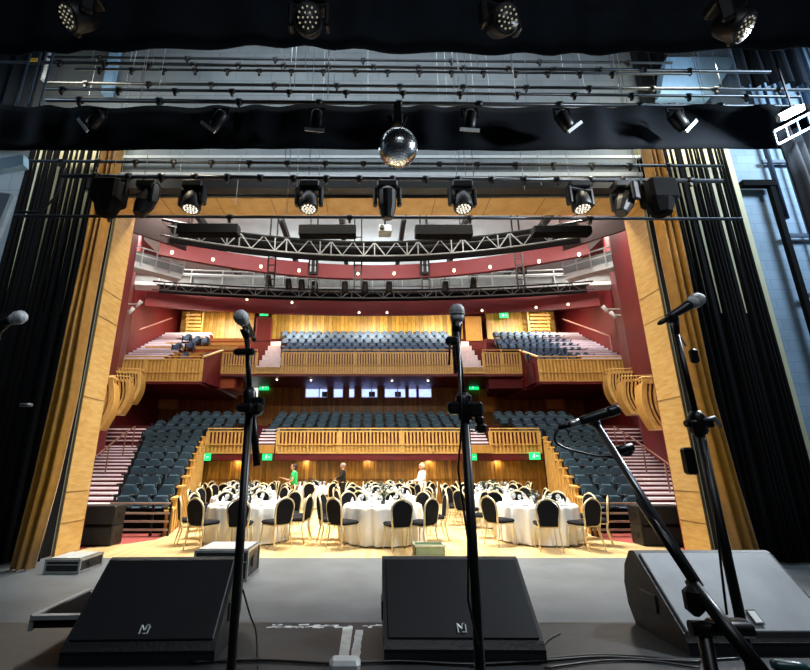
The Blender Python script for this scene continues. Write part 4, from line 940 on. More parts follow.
# hanging rigging lines
RIG = mat('pale_rigging_cable', 'b9c0c4', .5)
for i, (px, y0, y1) in enumerate(((52, 45, 80), (98, 55, 95), (325, 50, 100), (368, 50, 105), (436, 50, 105), (444, 50, 98), (470, 50, 104), (485, 48, 100), (560, 50, 80), (578, 50, 95), (183, 150, 172), (241, 150, 205), (299, 150, 192), (320, 150, 178), (455, 150, 178), (520, 150, 190), (537, 150, 185), (565, 150, 215))):
    a, b_ = at(px, y0, 7.9), at(px, y1, 7.9); b_.x = a.x; m = MB(); m.tube([a, b_], .008 if i else .05, 5); tag(m.build('rigging_line', RIG), 'pale vertical rigging line on the grey wall, %s from left in the %s row' % (ORD[i if i < 10 else i-10], 'upper' if i < 10 else 'lower'), 'cable', 'rigging lines')
# moving lights ------------------------------------------------------
LED = mat('white_led_lens', 'e8e8e0', .3, emit='fff6e2', es=1.1); FACE = mat('lamp_face_grey', '3a3d3f', .35, .3); LEDOFF = mat('warm_led_lens', 'cfc8b4', .3, emit='fff0d0', es=.25)
def mover(loc, label, tilt, pan, kind='wash', s=1.):
    r = empty('moving_light', loc, 0, label, 'stage light')
    m = MB(); 
    for x in (-.1, .1): m.box((x*s, 0, -.03), (.03, .05, .1))
    m.build('clamps', BLACK, r)
    m = MB(); m.bevbox((0, 0, -.13*s), (.34*s, .24*s, .13*s), .02); m.build('base', BLACK, r)
    m = MB(); Mp = Matrix.Rotation(pan, 3, 'Z')
    for x in (-.2, .2): m.bevbox(Mp @ Vector((x*s, 0, -.33*s)), (.07*s, .13*s, .34*s), .02, M=Mp)
    m.bevbox((0, 0, -.21*s), (.44*s, .13*s, .06*s), .02, M=Mp); m.build('yoke', BLACK, r)
    Mh = Mp @ Matrix.Rotation(tilt, 3, 'X'); c = Vector((0, 0, -.4*s))
    m = MB(); 
    if kind == 'wash': m.lathe([(.08*s, .16*s), (.13*s, .1*s), (.155*s, -.02*s), (.16*s, -.15*s), (.15*s, -.17*s)], 20, c, Mh)
    else: m.lathe([(.1*s, .22*s), (.15*s, .16*s), (.15*s, -.1*s), (.10*s, -.3*s), (.085*s, -.32*s)], 12, c, Mh, False)
    hd = m.build('head', BLACK, r)
    lr = 1. if s > .95 else .55
    if kind == 'wash':
        m = MB(); m.lathe([(.14*s, -.171*s), (.001, -.173*s)], 20, c, Mh); m.build('lens_plate', FACE, hd)
        m = MB()
        for q, (rad, n) in enumerate(((0, 1), (.05, 6), (.1, 12))):
            for k in range(n): t = 2*PI*k/n; m.lathe([(.019*s*lr, -.172*s), (.016*s*lr, -.182*s), (.001, -.186*s)], 8, c+Mh @ Vector((rad*s*math.cos(t), rad*s*math.sin(t), 0)), Mh)
        m.build('led_lenses', LED if s > .95 else LEDOFF, hd)
    return r
for px, t, pn, kd, w in ((150, .3, 2.6, 'spot', 'first from left in the lower row'), (195, -.12, -.2, 'wash', 'second from left in the lower row, lens lit'), (310, -.12, 0, 'wash', 'third from left in the lower row, lens lit'), (387, .12, 0, 'spot', 'fourth in the lower row pointing straight down'), (461, -.15, .1, 'wash', 'fifth from left in the lower row, lens lit'), (577, -.15, .2, 'wash', 'sixth from left in the lower row, lens lit'), (621, -.5, -1.2, 'spot', 'seventh from left in the lower row, turned left')):
    mover(at(px, 180, 6.4), 'black moving light, '+w, t, pn, kd, 1.0)
for px, py, t, pn, w in ((88, -10, -.8, -.75, 'leftmost on the top curtain'), (311, -4, -.95, 0, 'left of centre on the top curtain'), (497, -4, -.95, .25, 'right of centre on the top curtain'), (722, -2, -.7, .8, 'rightmost on the top curtain')):
    mover(at(px, py, 3.4), 'black wash light with dotted lens, '+w, t, pn, 'wash', .92)
bar(-20, -18, 830, -16, 3.4, 'bar above the frame carrying the four upper wash lights', .026)
# box lanterns at both ends of the lower row
for px, w, s_ in ((112, 'left', -1), (655, 'right', 1)):
    p = at(px, 179, 6.3); r = empty('flood_lantern', p, 0, 'large black box lantern at the %s end of the lower light row' % w, 'stage light')
    m = MB(); m.bevbox((0, 0, -.28), (.46, .4, .42), .05); m.lathe([(.22, -.45), (.15, -.66), (.08, -.7)], 8, smooth=False); m.build('lamp_body', VELV, r)
    m = MB(); m.beam((-.26, 0, -.3), (-.26, 0, -.03), .03, .05); m.beam((.26, 0, -.3), (.26, 0, -.03), .03, .05); m.beam((-.27, 0, -.03), (.27, 0, -.03), .05, .03); m.build('yoke', STEEL, r)
# profile lanterns on the border
for i, (px, ang) in enumerate(((100, .9), (221, .7), (317, .1), (469, .1), (561, -.7), (674, -.8))):
    p = at(px, 108, 5.6); r = empty('theatre_lantern', p, 0, 'dark theatre lantern hung on the middle border, %s from left' % ORD[i], 'stage light')
    M_ = Matrix.Rotation(ang, 3, 'Y') @ Matrix.Rotation(.3, 3, 'X')
    m = MB(); m.lathe([(.07, .12), (.1, .08), (.1, -.1), (.085, -.2)], 12, (0, 0, -.2), M_); m.build('lamp_body', STEEL, r)
    m = MB(); m.beam((-.12, 0, -.2), (-.12, 0, -.02), .02, .03); m.beam((.12, 0, -.2), (.12, 0, -.02), .02, .03); m.beam((-.13, 0, -.02), (.13, 0, -.02), .03, .02); m.build('yoke', BLACK, r)
    m = MB(); c = Vector((0, 0, -.2))+M_ @ Vector((0, -.1, -.22)); m.box(c, (.3, .02, .05), M=M_); m.build('colour_frame', PALE, r)
# mirror ball ---------------------------------------------------------
p = at(398, 148, 5.4); rb = .285
r = empty('mirror_ball', p, 0, 'silver mirror ball hanging in front of the middle border curtain', 'mirror ball')
MIR = mat('mirror_facets', 'e6ecee', .2, 1., var=.03)
m = MB(); nr = 22
for i in range(nr):
    t0, t1 = PI*i/nr, PI*(i+1)/nr; tm = (t0+t1)/2; n = max(4, int(2*nr*math.sin(tm)))
    for k in range(n):
        a0, a1 = 2*PI*(k+.04)/n, 2*PI*(k+.96)/n; q0, q1 = t0+.006, t1-.006
        def sp(t, a): return Vector((rb*math.sin(t)*math.cos(a), rb*math.sin(t)*math.sin(a), rb*math.cos(t)))
        m.add([sp(q0, a0), sp(q1, a0), sp(q1, a1), sp(q0, a1)], [(0, 1, 2, 3)])
m.build('mirror_facets', MIR, r); m = MB(); m.sphere((0, 0, 0), rb*.985, 20); m.build('ball_core', STEEL, r)
m = MB(); m.lathe([(.04, rb), (.04, rb+.05), (.01, rb+.06)], 10); m.tube([(0, 0, rb+.05), (0, 0, rb+.12)], .008, 6); m.build('ball_cap', ALU, r)
m = MB(); m.bevbox((0, 0, rb+.2), (.16, .14, .16), .02); m.beam((-.13, 0, rb+.28), (-.06, 0, rb+.1), .05, .05); m.beam((.13, 0, rb+.28), (.06, 0, rb+.1), .05, .05); m.beam((0, 0, rb+.25), (0, 0, rb+.5), .1, .1); m.build('motor', STEEL, r)
# upper stage wall details
m = MB(); a = at(641, 50, 8.5); b_ = at(652, 100, 8.5); m.beam((a.x, 8.6, 13.5), (a.x, 8.6, 9.7), .28, .2); m.beam((a.x+.45, 8.6, 13.5), (a.x+.45, 8.6, 9.7), .2, .2); tag(m.build('steel_column', STEEL), 'pair of dark steel uprights on the upper stage wall right of centre', 'column')
m = MB(); a, b_, c, d = at(667, 57, 8.3), at(738, 57, 8.3), at(712, 96, 8.3), at(660, 96, 8.3)
LBL = mat('pale_blue_metal', '8fb6d6', .5, var=.08)
vs = [a, b_, c, d]; vs = vs+[v+Vector((0, .3, 0)) for v in vs]; m.add(vs, [(0, 1, 2, 3), (7, 6, 5, 4), (0, 4, 5, 1), (1, 5, 6, 2), (2, 6, 7, 3), (3, 7, 4, 0)]); tag(m.build('wall_vent', LBL), 'pale blue sloping ventilation panel high on the right of the stage wall', 'panel')
m = MB(); m.beam((-6.6, 8.6, 14), (-6.6, 8.6, 10.2), .22, .15); tag(m.build('wall_column', LBL), 'pale upright post high on the left of the stage wall', 'column')
# conduits and brackets on the right wall
CON = mat('navy_conduit', '2a3c52', .5)
for i, (x, r_, y_) in enumerate(((8.95, .05, 8.6), (9.35, .035, 8.6), (9.75, .05, 8.6), (10.3, .06, 8.6), (10.55, .06, 8.6), (10.9, .05, 8.6), (11.3, .05, 8.6))):
    m = MB(); m.tube([(x, y_, 1.5 if i else 6.8), (x, y_, 13)], r_, 8); tag(m.build('wall_conduit', CON), 'dark vertical conduit on the blue-grey right stage wall, %s from left' % ORD[i], 'pipe')
m = MB(); m.beam((8.75, 8.55, 7.6), (8.75, 8.55, 3.2), .11, .1); m.beam((8.1, 8.55, 7.65), (8.85, 8.55, 7.65), .14, .14); tag(m.build('cable_tray', VELV), 'black cable tray bending down the right stage wall', 'cable tray')
for i, z in enumerate((5.0, 6.4, 8.3, 9.4)):
    m = MB(); m.beam((8.8, 8.62, z), (9.9, 8.62, z), .05, .08); tag(m.build('wall_bracket', CON), 'dark horizontal bracket on the right stage wall, %s from bottom' % ORD[i], 'bracket')
p = at(790, 112, 4.9); r = empty('work_light', p, 0, 'glaring white work light at the upper right corner of the stage', 'work light')
Mw = Matrix.Rotation(-.5, 3, 'Y') @ Matrix.Rotation(.5, 3, 'X')
m = MB(); m.bevbox((0, .03, 0), (.4, .06, .11), .02, M=Mw); m.build('lamp_housing', ALU, r); m = MB(); m.box(Mw @ Vector((0, -.04, 0))+Vector((0, .0, -.02)), (.36, .02, .08), M=Mw); m.build('lit_tube', mat('work_light_glow', 'ffffff', .4, emit='f2f8ff', es=8), r); m = MB(); m.beam((.1, .05, .05), (.1, .05, 1.2), .02, .02); m.build('bracket', VELV, r)
r = empty('catwalk_ladder', (6.6, 5.3, at(800, 120, 5.3).z), 0, 'pale blue metal catwalk frame beside the work light', 'catwalk')
a, b_ = at(772, 126, 5.2), at(838, 92, 5.2)
m = MB()
for dz in (0, .22): m.beam(a-Vector((0, 0, dz+.1)), b_-Vector((0, 0, dz+.1)), .03, .03)
wpart(m, 'side_rails', LBL, r); m = MB()
for q in range(7): v = a.lerp(b_, q/6); m.beam(v-Vector((0, 0, .1)), v-Vector((0, 0, .32)), .015, .015)
wpart(m, 'rungs', LBL, r)
# left-hand side ironwork
a, b_ = at(-8, 168, 6.0), at(26, 162, 6.0); m = MB(); m.beam(a, b_, .12, .2); tag(m.build('side_bracket', LBL), 'pale blue bracket holding the bar ends at the left edge', 'bracket')
a = at(6, 205, 5.6); m = MB(); m.bevbox((a.x-.2, 5.6, a.z-.55), (.45, .12, 1.5), .03, M=Matrix.Rotation(.12, 3, 'Y')); tag(m.build('scenery_flat', mat('pale_slate_panel', '7c8c98', .5)), 'pale slate panel at the left edge below the bracket', 'panel')
for i, px in enumerate((4, 15, 28)): a, b_ = at(px, 150, 6.4), at(px+12, 45, 6.4); m = MB(); m.tube([a, (a.x, 6.4, b_.z)], .02, 6); tag(m.build('rigging_rope', CON), 'dark blue rope at the upper left edge, %s from left' % ORD[i], 'rope')
a, b_, c = at(60, 178, 6.6), at(58, 200, 6.55), at(22, 218, 6.6); m = MB(); q0, q1, q2, q3 = at(66, 168, 6.5), at(58, 195, 6.5), at(40, 212, 6.5), at(18, 212, 6.5)
m.tube([q0.lerp(q1, .5)*1.0 if 0 else q0, q1, q2, q3], .022, 6); tag(m.build('slack_cable', BLACK), 'slack black cable looping in front of the left black curtain', 'cable')
# ------------------------------------------------------------------ monitors
GRL = mat('wedge_grille_cloth', '0c0e12', .5, var=.3, scale=2.5, bump=.12, bscale=500, spec=.25); CAB = mat('wedge_black_paint', '0f1013', .5, var=.3, scale=8, bump=.2)
GRL2 = mat('sheen_grey_wedge_grille', '8b8f92', .45, var=.25, scale=3, bump=.12, bscale=500, spec=.6)  # lighter grey paints the work light's sheen onto the right wedge face
LOGO = mat('silver_badge', 'c2c5c7', .35, .4)
def wedge(cx, y0, w, rz, label, sc=1., gm_=None, badge=True):
    r = empty('stage_monitor', (cx, y0, .70), rz, label, 'stage monitor')
    pr = [(0, 0), (0, .05), (.02, .085), (.335, .385), (.36, .395), (.40, .385), (.47, .30), (.50, .20), (.49, .09), (.44, 0)]
    pr = [(a*sc, b_*sc) for a, b_ in pr]
    Mx = Matrix(((0, 1, 0), (1, 0, 0), (0, 0, 1)))      # profile x -> +Y, extrude -> X
    m = MB(); m.prism(pr, -w/2, w/2, Mx); m.build('cabinet', CAB, r)
    d = Vector((0, .315, .30)).normalized(); n = Vector((0, -.30, .315)).normalized(); c = Vector((0, .02*sc, .085*sc))+d*.217*sc
    Mg = Matrix((Vector((1, 0, 0)), d, n)).transposed()
    m = MB(); m.bevbox(c+n*.004, (w-.035, .425*sc, .012), .005, M=Mg); m.build('grille', gm_ or GRL, r)
    m = MB(); m.bb(-w/2, w/2, -.004, .0, .045*sc, .055*sc); m.build('grille_lip', STEEL, r)
    if badge:
        q = c-d*.165*sc+n*.012; bw = .042; m = MB()
        for (x0, z0, x1, z1) in ((-.5, -.5, -.5, .5), (-.5, .5, -.05, -.1), (-.05, -.1, .1, .5), (.1, .5, .35, .5), (.45, .4, .4, -.5), (-.1, -.45, .3, -.45)):
            m.beam(q+Vector((x0*bw, 0, 0))+d*z0*bw, q+Vector((x1*bw, 0, 0))+d*z1*bw, .006, .004)
        m.build('badge', LOGO, r)
    for s in (-1, 1):
        m = MB(); m.bevbox((s*(w/2+.003), .27*sc, .16*sc), (.012, .15, .09), .004); m.build('side_recess', SEATD, r)
    m = MB()
    for x in (-w/2+.05, w/2-.05):
        for y in (.05, .38): m.lathe([(.02, -.0), (.02, .006)], 8, (x, y, -.002))
    return r
def X2(px, py, z): return atz(px, py, z).x
wedge((X2(66.5, 640, .78)+X2(207, 643, .78))/2+.035, 2.42, .72, 0.03, 'black floor monitor wedge at the left of the riser edge')
wedge((X2(389, 645, .78)+X2(545, 648, .78))/2, 2.44, .77, -.01, 'black floor monitor wedge in the centre of the riser edge')
wedge(X2(690, 640, .78)+.41, 2.52, .80, .0, 'floor monitor wedge with painted-in grey sheen at the right of the riser edge', 1.04, GRL2, False)
p = atz(765, 632, .83); m = MB(); 
q = Vector((atz(764, 631, .81).x, 2.60, .86)); Mg = Matrix.Rotation(math.radians(43.6), 3, 'X')
n_ = Vector((0, -.30, .315)).normalized(); q = Vector((X2(764, 631, .8), 2.585, .846))+n_*.006
m.bevbox(q, (.05, .075, .004), .001, M=Mg); m.k = 1; m.box(q+n_*.003, (.036, .058, .002), M=Mg); tag(m.build('wedge_label', [BLACK, mat('white_label', 'd8d8d4', .5)]), 'small white label in a black border on the right wedge face', 'label')
# ------------------------------------------------------------------ microphones and stands
GRIL = mat('mic_mesh_grille', 'c6cacd', .45, .1, var=.3, scale=60, bump=.5, bscale=400); GUN = mat('mic_body_dark', '17191c', .4, .3)
STD = mat('stand_black', '08090a', .38, .3, spec=.5); SHIN = mat('stand_tube_satin', '74787c', .28, .85)
def handmic(name, head, tail, label, r_=.0255, cable=None):
    h, t = Vector(head), Vector(tail); d = (t-h).normalized(); M_ = d.to_track_quat('Z', 'Y').to_matrix()
    r = empty(name, h, 0, label, 'microphone')
    m = MB(); m.lathe([(.001, -r_*1.0), (r_*.55, -r_*.88), (r_*.9, -r_*.5), (r_, 0), (r_*.98, r_*.3)], 18, (0, 0, 0), M_); m.lathe([(r_*1.03, r_*.25), (r_*1.03, r_*.45)], 18, (0, 0, 0), M_); m.lathe([(r_*.97, r_*.45), (r_*.85, r_*1.1), (r_*.72, r_*1.5)], 18, (0, 0, 0), M_); m.build('mesh_head', GRIL, r)
    m = MB(); m.lathe([(r_*.72, r_*1.5), (r_*.68, r_*1.9), (r_*.5, .15), (r_*.5, .16)], 14, (0, 0, 0), M_); m.build('mic_handle', GUN, r)
    m = MB(); m.lathe([(r_*.36, .16), (r_*.36, .2), (.004, .215)], 10, (0, 0, 0), M_); m.build('plug', STD, r)
    return r
def stand(label, foot, joint, top, boom=None, base=True, rr_=.011):
    "upright from foot to joint, thinner tube to top"
    f, j, t = Vector(foot), Vector(joint), Vector(top); r = empty('microphone_stand', f, 0, label, 'microphone stand')
    m = MB(); m.tube([f+Vector((0, 0, .03)), j], rr_*1.25, 10); wpart(m, 'lower_tube', STD, r)
    m = MB(); m.tube([j, t], rr_*.85, 10); wpart(m, 'upper_tube', STD, r)
    d = (t-j).normalized(); M_ = d.to_track_quat('Z', 'Y').to_matrix()
    m = MB(); m.lathe([(rr_*1.8, -.04), (rr_*2.1, 0), (rr_*2.1, .03), (rr_*1.3, .05)], 12, j, M_); m.bevbox(j+Vector((.03, -.01, 0)), (.045, .022, .03), .006); wpart(m, 'clutch', STD, r)
    if base:
        for k in range(3):
            a = 2*PI*k/3+.5; m = MB(); m.tube([f+Vector((0, 0, .10)), f+Vector((.3*math.cos(a), .3*math.sin(a), .012))], .009, 8); o = wpart(m, 'leg', STD, r)
        m = MB(); m.lathe([(.022, .06), (.026, .08), (.022, .13)], 12, f); wpart(m, 'leg_hub', STD, r)
    return r
def clip(root, p, q, r_=.017):
    m = MB(); m.tube([p, q], [r_*.7, r_], 10); wpart(m, 'mic_clip', STD, root)
# A: left stand
Ya = 1.5; h = at(241, 317, Ya-.02); top = at(247, 338, Ya); j = at(250, 402, Ya); f = Vector((j.x+.005, Ya, .70))
r = stand('black straight microphone stand at the left with its boom folded down', f, j, top, rr_=.0108); clip(r, top, top.lerp(h, .45))
m = MB(); a, b_ = at(252, 405, Ya+.02), at(257, 466, Ya+.02); m.tube([a, b_], .012, 8); m.bevbox(at(246, 408, Ya-.03), (.06, .05, .03), .01); m.bevbox(at(257, 409, Ya-.02), (.04, .05, .04), .01); wpart(m, 'boom_counterweight', STD, r)
m = MB(); c_ = at(243, 352, Ya-.02); m.sphere(c_-Vector((.015, 0, 0)), .016, 8, (1.2, 1, .8)); m.bevbox(c_+Vector((.012, 0, 0)), (.06, .03, .022), .006); wpart(m, 'wing_knob', STD, r)
handmic('vocal_microphone', h, at(251, 334, Ya+.12), 'round-headed vocal microphone on the left stand', .026)
# B: centre stand
Yb = 1.45; h = at(457, 311, Yb); top = at(456, 332, Yb); j = at(463, 408, Yb); j = Vector((top.x+.012, Yb, j.z)); f = Vector((j.x+.0, Yb, .70))
r = stand('black straight microphone stand in front of the centre wedge', f, j, top, rr_=.012); clip(r, top, top.lerp(h, .4), .016)
m = MB()
for (dx, dy, w_, h_) in ((-.03, 0, .05, .04), (.035, -.005, .05, .05), (.045, -.04, .03, .03), (.0, .03, .05, .03), (.05, -.065, .035, .03)): m.bevbox(j+Vector((dx, 0, dy)), (w_, .04, h_), .008)
m.bevbox(at(452, 341, Yb-.02), (.045, .03, .03), .008); wpart(m, 'boom_clamp', STD, r)
m = MB(); a = at(450, 343, Yb-.03); m.tube([a, at(449, 365, Yb-.02)], .004, 5); wpart(m, 'lever', STD, r)
handmic('vocal_microphone', h, at(456.5, 345, Yb+.02), 'silver round-headed vocal microphone on the centre stand', .026)
m = MB(); pts = [at(459, 350, Yb-.02), at(462, 420, Yb-.03), at(458, 470, Yb-.03), at(468, 540, Yb-.03), at(468, 600, Yb-.03), at(478, 645, Yb-.03)]; m.tube(pts, .0035, 6); tag(m.build('microphone_cable', STD), 'thin black cable running down the centre microphone stand', 'cable')
# C: right tall stand
Yr_ = 1.75; h = at(697, 300, Yr_); j = at(698, 424, Yr_); top = at(672, 318, Yr_); f = Vector((j.x+.01, Yr_, .70))
r = stand('tall black microphone stand at the right standing by the right wedge', f, Vector((j.x, Yr_, j.z)), Vector((j.x-.012, Yr_, at(690, 335, Yr_).z)), rr_=.014)
up = Vector((j.x-.012, Yr_, at(690, 335, Yr_).z)); m = MB(); m.tube([up, at(676, 318, Yr_)], .012, 8); m.bevbox(at(672, 319, Yr_-.01), (.045, .04, .035), .01); m.bevbox(at(694, 356, Yr_), (.03, .03, .06), .008); wpart(m, 'mic_clip', STD, r)
m = MB(); c_ = j; m.tube([c_+Vector((-.055, -.01, .0)), c_+Vector((.045, -.01, .012))], .014, 10); m.bevbox(c_+Vector((0, 0, -.02)), (.06, .04, .04), .01); wpart(m, 'boom_clamp', STD, r); m = MB(); m.tube([c_+Vector((.0, -.02, .014)), c_+Vector((.045, -.03, .02)), c_+Vector((.062, -.03, -.012))], [.007, .01, .008], 8); wpart(m, 'clamp_lever', ALU, r)
m = MB(); m.bevbox(at(697, 461, Yr_)-Vector((.03, 0, 0)), (.04, .04, .1), .008); wpart(m, 'cable_pack', STD, r)
m = MB(); m.tube([at(671, 323, Yr_+.02), at(686, 346, Yr_+.02)], .004, 6); wpart(m, 'thin_rod', ALU, r)
handmic('vocal_microphone', h, at(668, 318, Yr_), 'round-headed vocal microphone tilted on the tall right stand', .03)
m = MB(); pts = [at(706, 455, Yr_-.03), at(716, 520, Yr_-.03), at(722, 575, Yr_-.04), at(727, 615, Yr_-.05)]; m.tube(pts, .004, 6); tag(m.build('microphone_cable', STD), 'thin cable hanging beside the tall right microphone stand', 'cable')
# D: near boom with pencil-like instrument microphone
Yd = 1.15
bt = at(596, 424, Yd); b1 = at(700, 587, .98); b2 = at(694, 582, .96); b3 = at(775, 690, .85)
foot = Vector((b3.x+.0, .78, .70))
r = empty('boom_stand', foot, 0, 'near black boom stand slanting up to the instrument microphone', 'microphone stand')
m = MB(); m.tube([bt, b1], .0085, 10); wpart(m, 'boom_tube', SHIN, r)
m = MB(); m.tube([bt.lerp(b1, .5)+Vector((0, .012, -.012)), b2], .009, 8); wpart(m, 'boom_underside', STD, r)
m = MB(); m.tube([at(690, 580, .97), b3], [.0115, .014], 12); wpart(m, 'boom_grip', STD, r)
m = MB(); c_ = at(738, 632, .93); m.bevbox(at(728, 628, .95), (.09, .035, .03), .01); m.tube([at(690, 628, .95), at(752, 630, .93)], .013, 10); m.bevbox(at(694, 600, .96), (.035, .035, .055), .012); wpart(m, 'boom_clamp', STD, r)
m = MB(); x_ = at(705, 640, .95); m.tube([(x_.x, .95, x_.z+.02), (x_.x+.01, .95, .72)], .012, 12); wpart(m, 'upright_tube', STD, r)
m = MB()
for k in range(3): a = 2*PI*k/3+.3; m.tube([(x_.x+.01, .95, .8), (x_.x+.01+.3*math.cos(a), .95+.3*math.sin(a), .715)], .01, 8)
wpart(m, 'tripod', STD, r)
m = MB(); p0 = at(606, 440, Yd); 
for q in (0, .5, 1): pass
m.bevbox(at(626, 450, Yd-.01), (.03, .03, .03), .008); m.tube([at(614, 452, Yd-.02), at(632, 447, Yd-.02)], .011, 10); wpart(m, 'boom_knob', STD, r)
m = MB(); m.tube([at(594, 418, Yd), at(601, 434, Yd)], [.012, .008], 8); m.tube([at(588, 423, Yd), at(597, 427, Yd)], .006, 6); wpart(m, 'swivel_joint', ALU, r)
m = MB(); n = 24
a, b_ = at(562, 427, Yd-.01), at(619, 409, Yd-.03); d = (b_-a).normalized(); M_ = d.to_track_quat('Z', 'Y').to_matrix(); L_ = (b_-a).length
r = empty('instrument_microphone', a, 0, 'slim dark instrument microphone on the near boom, pointing up right', 'microphone')
m = MB(); m.lathe([(.0085, L_*.30), (.0115, L_*.38), (.0125, L_*.75), (.0125, L_*.80)], 16, (0, 0, 0), M_); m.build('mic_body', GUN, r)
m = MB(); m.lathe([(.0125, L_*.80), (.0135, L_*.83), (.0135, L_*.97), (.010, L_)], 16, (0, 0, 0), M_); m.build('capsule_head', mat('capsule_dark', '2a2d31', .3, .6), r)
m = MB(); m.lathe([(.0085, L_*.13), (.0095, L_*.14), (.0095, L_*.30)], 14, (0, 0, 0), M_); m.build('connector_sleeve', ALU, r)
m = MB(); m.lathe([(.004, -.01), (.0075, L_*.05), (.0085, L_*.13)], 12, (0, 0, 0), M_); m.build('plug', STD, r)
pts = [a-d*.008, at(556, 432, Yd-.01), at(555, 441, Yd-.01), at(563, 447, Yd-.01), at(578, 452, Yd-.01), at(598, 456, Yd-.01), at(614, 458, Yd-.02), at(626, 470, Yd-.03), at(634, 490, Yd-.04), at(655, 530, Yd-.07), at(690, 572, Yd-.14), at(712, 612, Yd-.19)]
def smooth(pts, n=6):
    out = []
    for i in range(len(pts)-1):
        p0, p1, p2, p3 = pts[max(0, i-1)], pts[i], pts[i+1], pts[min(len(pts)-1, i+2)]
        for k in range(n): t = k/n; out.append(.5*((2*p1)+(p2-p0)*t+(2*p0-5*p1+4*p2-p3)*t*t+(3*p1-p0-3*p2+p3)*t**3))
    return out+[pts[-1]]
m = MB(); m.tube(smooth([Vector(q) for q in pts]), .0032, 6); tag(m.build('microphone_cable', mat('dark_grey_cable', '15171a', .35, spec=.6)), 'cable looping from the instrument microphone along the near boom', 'cable')
# E: far left microphone in the shade
h = at(20, 317, 1.9); f = Vector((h.x-.12, 1.95, .70)); r = stand('dark microphone stand almost lost in the shade at the left edge', f, Vector((f.x, 1.95, at(20, 405, 1.95).z)), Vector((f.x, 1.95, h.z-.05)), rr_=.011)
clip(r, Vector((f.x, 1.95, h.z-.05)), Vector(h)+Vector((-.06, .02, -.01)))
m = MB(); c_ = at(25, 405, 1.93); m.tube([c_-Vector((.02, 0, 0)), c_+Vector((.03, 0, 0))], .008, 8); wpart(m, 'clamp_lever', ALU, r)
handmic('vocal_microphone', h, Vector(h)+Vector((-.12, .03, -.03)), 'grey round-headed vocal microphone in the shade at the left edge', .03)
# ------------------------------------------------------------------ cases, tape, cables, small things
FOAM = mat('case_foam_white', 'a9aca9', .7); CASE = mat('case_black_laminate', '17191b', .45, var=.2)
def case(x0, x1, y0, y1, z0, h, label, topm=None, name='flight_case'):
    r = empty(name, ((x0+x1)/2, (y0+y1)/2, z0), 0, label, 'case'); w, d = x1-x0, y1-y0
    m = MB(); m.bb(-w/2+.01, w/2-.01, -d/2+.01, d/2-.01, .01, h-.01); m.build('case_body', CASE, r)
    m = MB(); t = .018
    for z in (t, h-t):
        for y in (-d/2+t/2, d/2-t/2): m.beam((-w/2, y, z), (w/2, y, z), t*1.3, t*1.6)
        for x in (-w/2+t/2, w/2-t/2): m.beam((x, -d/2, z), (x, d/2, z), t*1.3, t*1.6)
    for x in (-w/2+t/2, w/2-t/2):
        for y in (-d/2+t/2, d/2-t/2): m.beam((x, y, 0), (x, y, h), t*1.5, t*1.5)
    m.beam((-w/2, -d/2, h*.62), (w/2, -d/2, h*.62), .01, .012); m.build('aluminium_edges', ALU, r)
    if topm: m = MB(); m.bb(-w/2+.04, w/2-.04, -d/2+.04, d/2-.04, h-.005, h+.012); m.build('lid_lining', topm, r)
    m = MB(); m.bevbox((w/2+.006, 0, h*.5), (.012, d*.3, h*.3), .004); m.build('side_handle', STEEL, r)
    return r
p = atz(198, 558, .03); q = atz(243, 580, .03)
case(atz(191, 553, .42).x, atz(246, 553, .42).x, 6.9, 7.6, .03, .40, 'open black flight case with pale top edges behind the left wedge', FOAM)
case(-5.15, -4.62, 7.35, 7.95, .03, .20, 'pale grey box case on the floor by the left column', FOAM)
r = empty('plastic_crate', (atz(434, 552, .15).x, 9.1, 0), 0, 'small pale green crate on the wooden floor behind the centre wedge', 'crate')
m = MB(); cg = mat('pale_green_plastic', '93a684', .5); m.bb(-.31, .31, -.19, -.17, 0, .2); m.bb(-.31, .31, .17, .19, 0, .2); m.bb(-.31, -.29, -.19, .19, 0, .2); m.bb(.29, .31, -.19, .19, 0, .2); m.bb(-.3, .3, -.18, .18, 0, .02); m.build('crate_body', cg, r)
m = MB(); m.bb(-.33, .33, -.21, -.19, .17, .21); m.bb(-.33, .33, .19, .21, .17, .21); m.bb(-.33, -.31, -.21, .21, .17, .21); m.bb(.31, .33, -.21, .21, .17, .21); m.build('crate_rim', mat('cream_plastic', 'd5d8bf', .5), r)
m = MB(); rr = random.Random(3)
for i in range(7): m.bevbox((-.24+.08*i, rr.uniform(-.05, .05), .14+rr.uniform(0, .06)), (.06, .2, .12), .02, rr.uniform(-.5, .5))
tag(m.build('crate_contents', mat('pale_bottles', 'c9ccb8', .4)), 'jumble of pale items filling the small green crate', 'items', kind='stuff')
r.scale = (.88, .88, .85)
a = atz(33, 617, .86); b_ = atz(88, 592, .86); c_ = atz(92, 617, .86)
r = empty('case_lid', (a.x+.3, a.y+.1, .70), 0, 'black aluminium-edged triangular corner of a case lid beside the left wedge', 'case lid')
A, B_, C_ = Vector(a), Vector(atz(90, 590, .86)), Vector(atz(100, 616, .86)); 
m = MB(); vs = [A, C_, B_]; vs += [v-Vector((0, 0, .05)) for v in vs]; m.add(vs, [(0, 1, 2), (5, 4, 3), (0, 3, 4, 1), (1, 4, 5, 2), (2, 5, 3, 0)]); wpart(m, 'lid_panel', mat('plum_black_felt', '0d0a0b', .9, spec=.1), r)
m = MB(); m.beam(A, B_, .03, .02); m.beam(A, C_, .035, .02); m.beam(A-Vector((0, 0, .01)), A-Vector((0, 0, .06)), .02, .02); wpart(m, 'aluminium_edges', mat('scuffed_aluminium', '8c8f92', .5, .4), r)
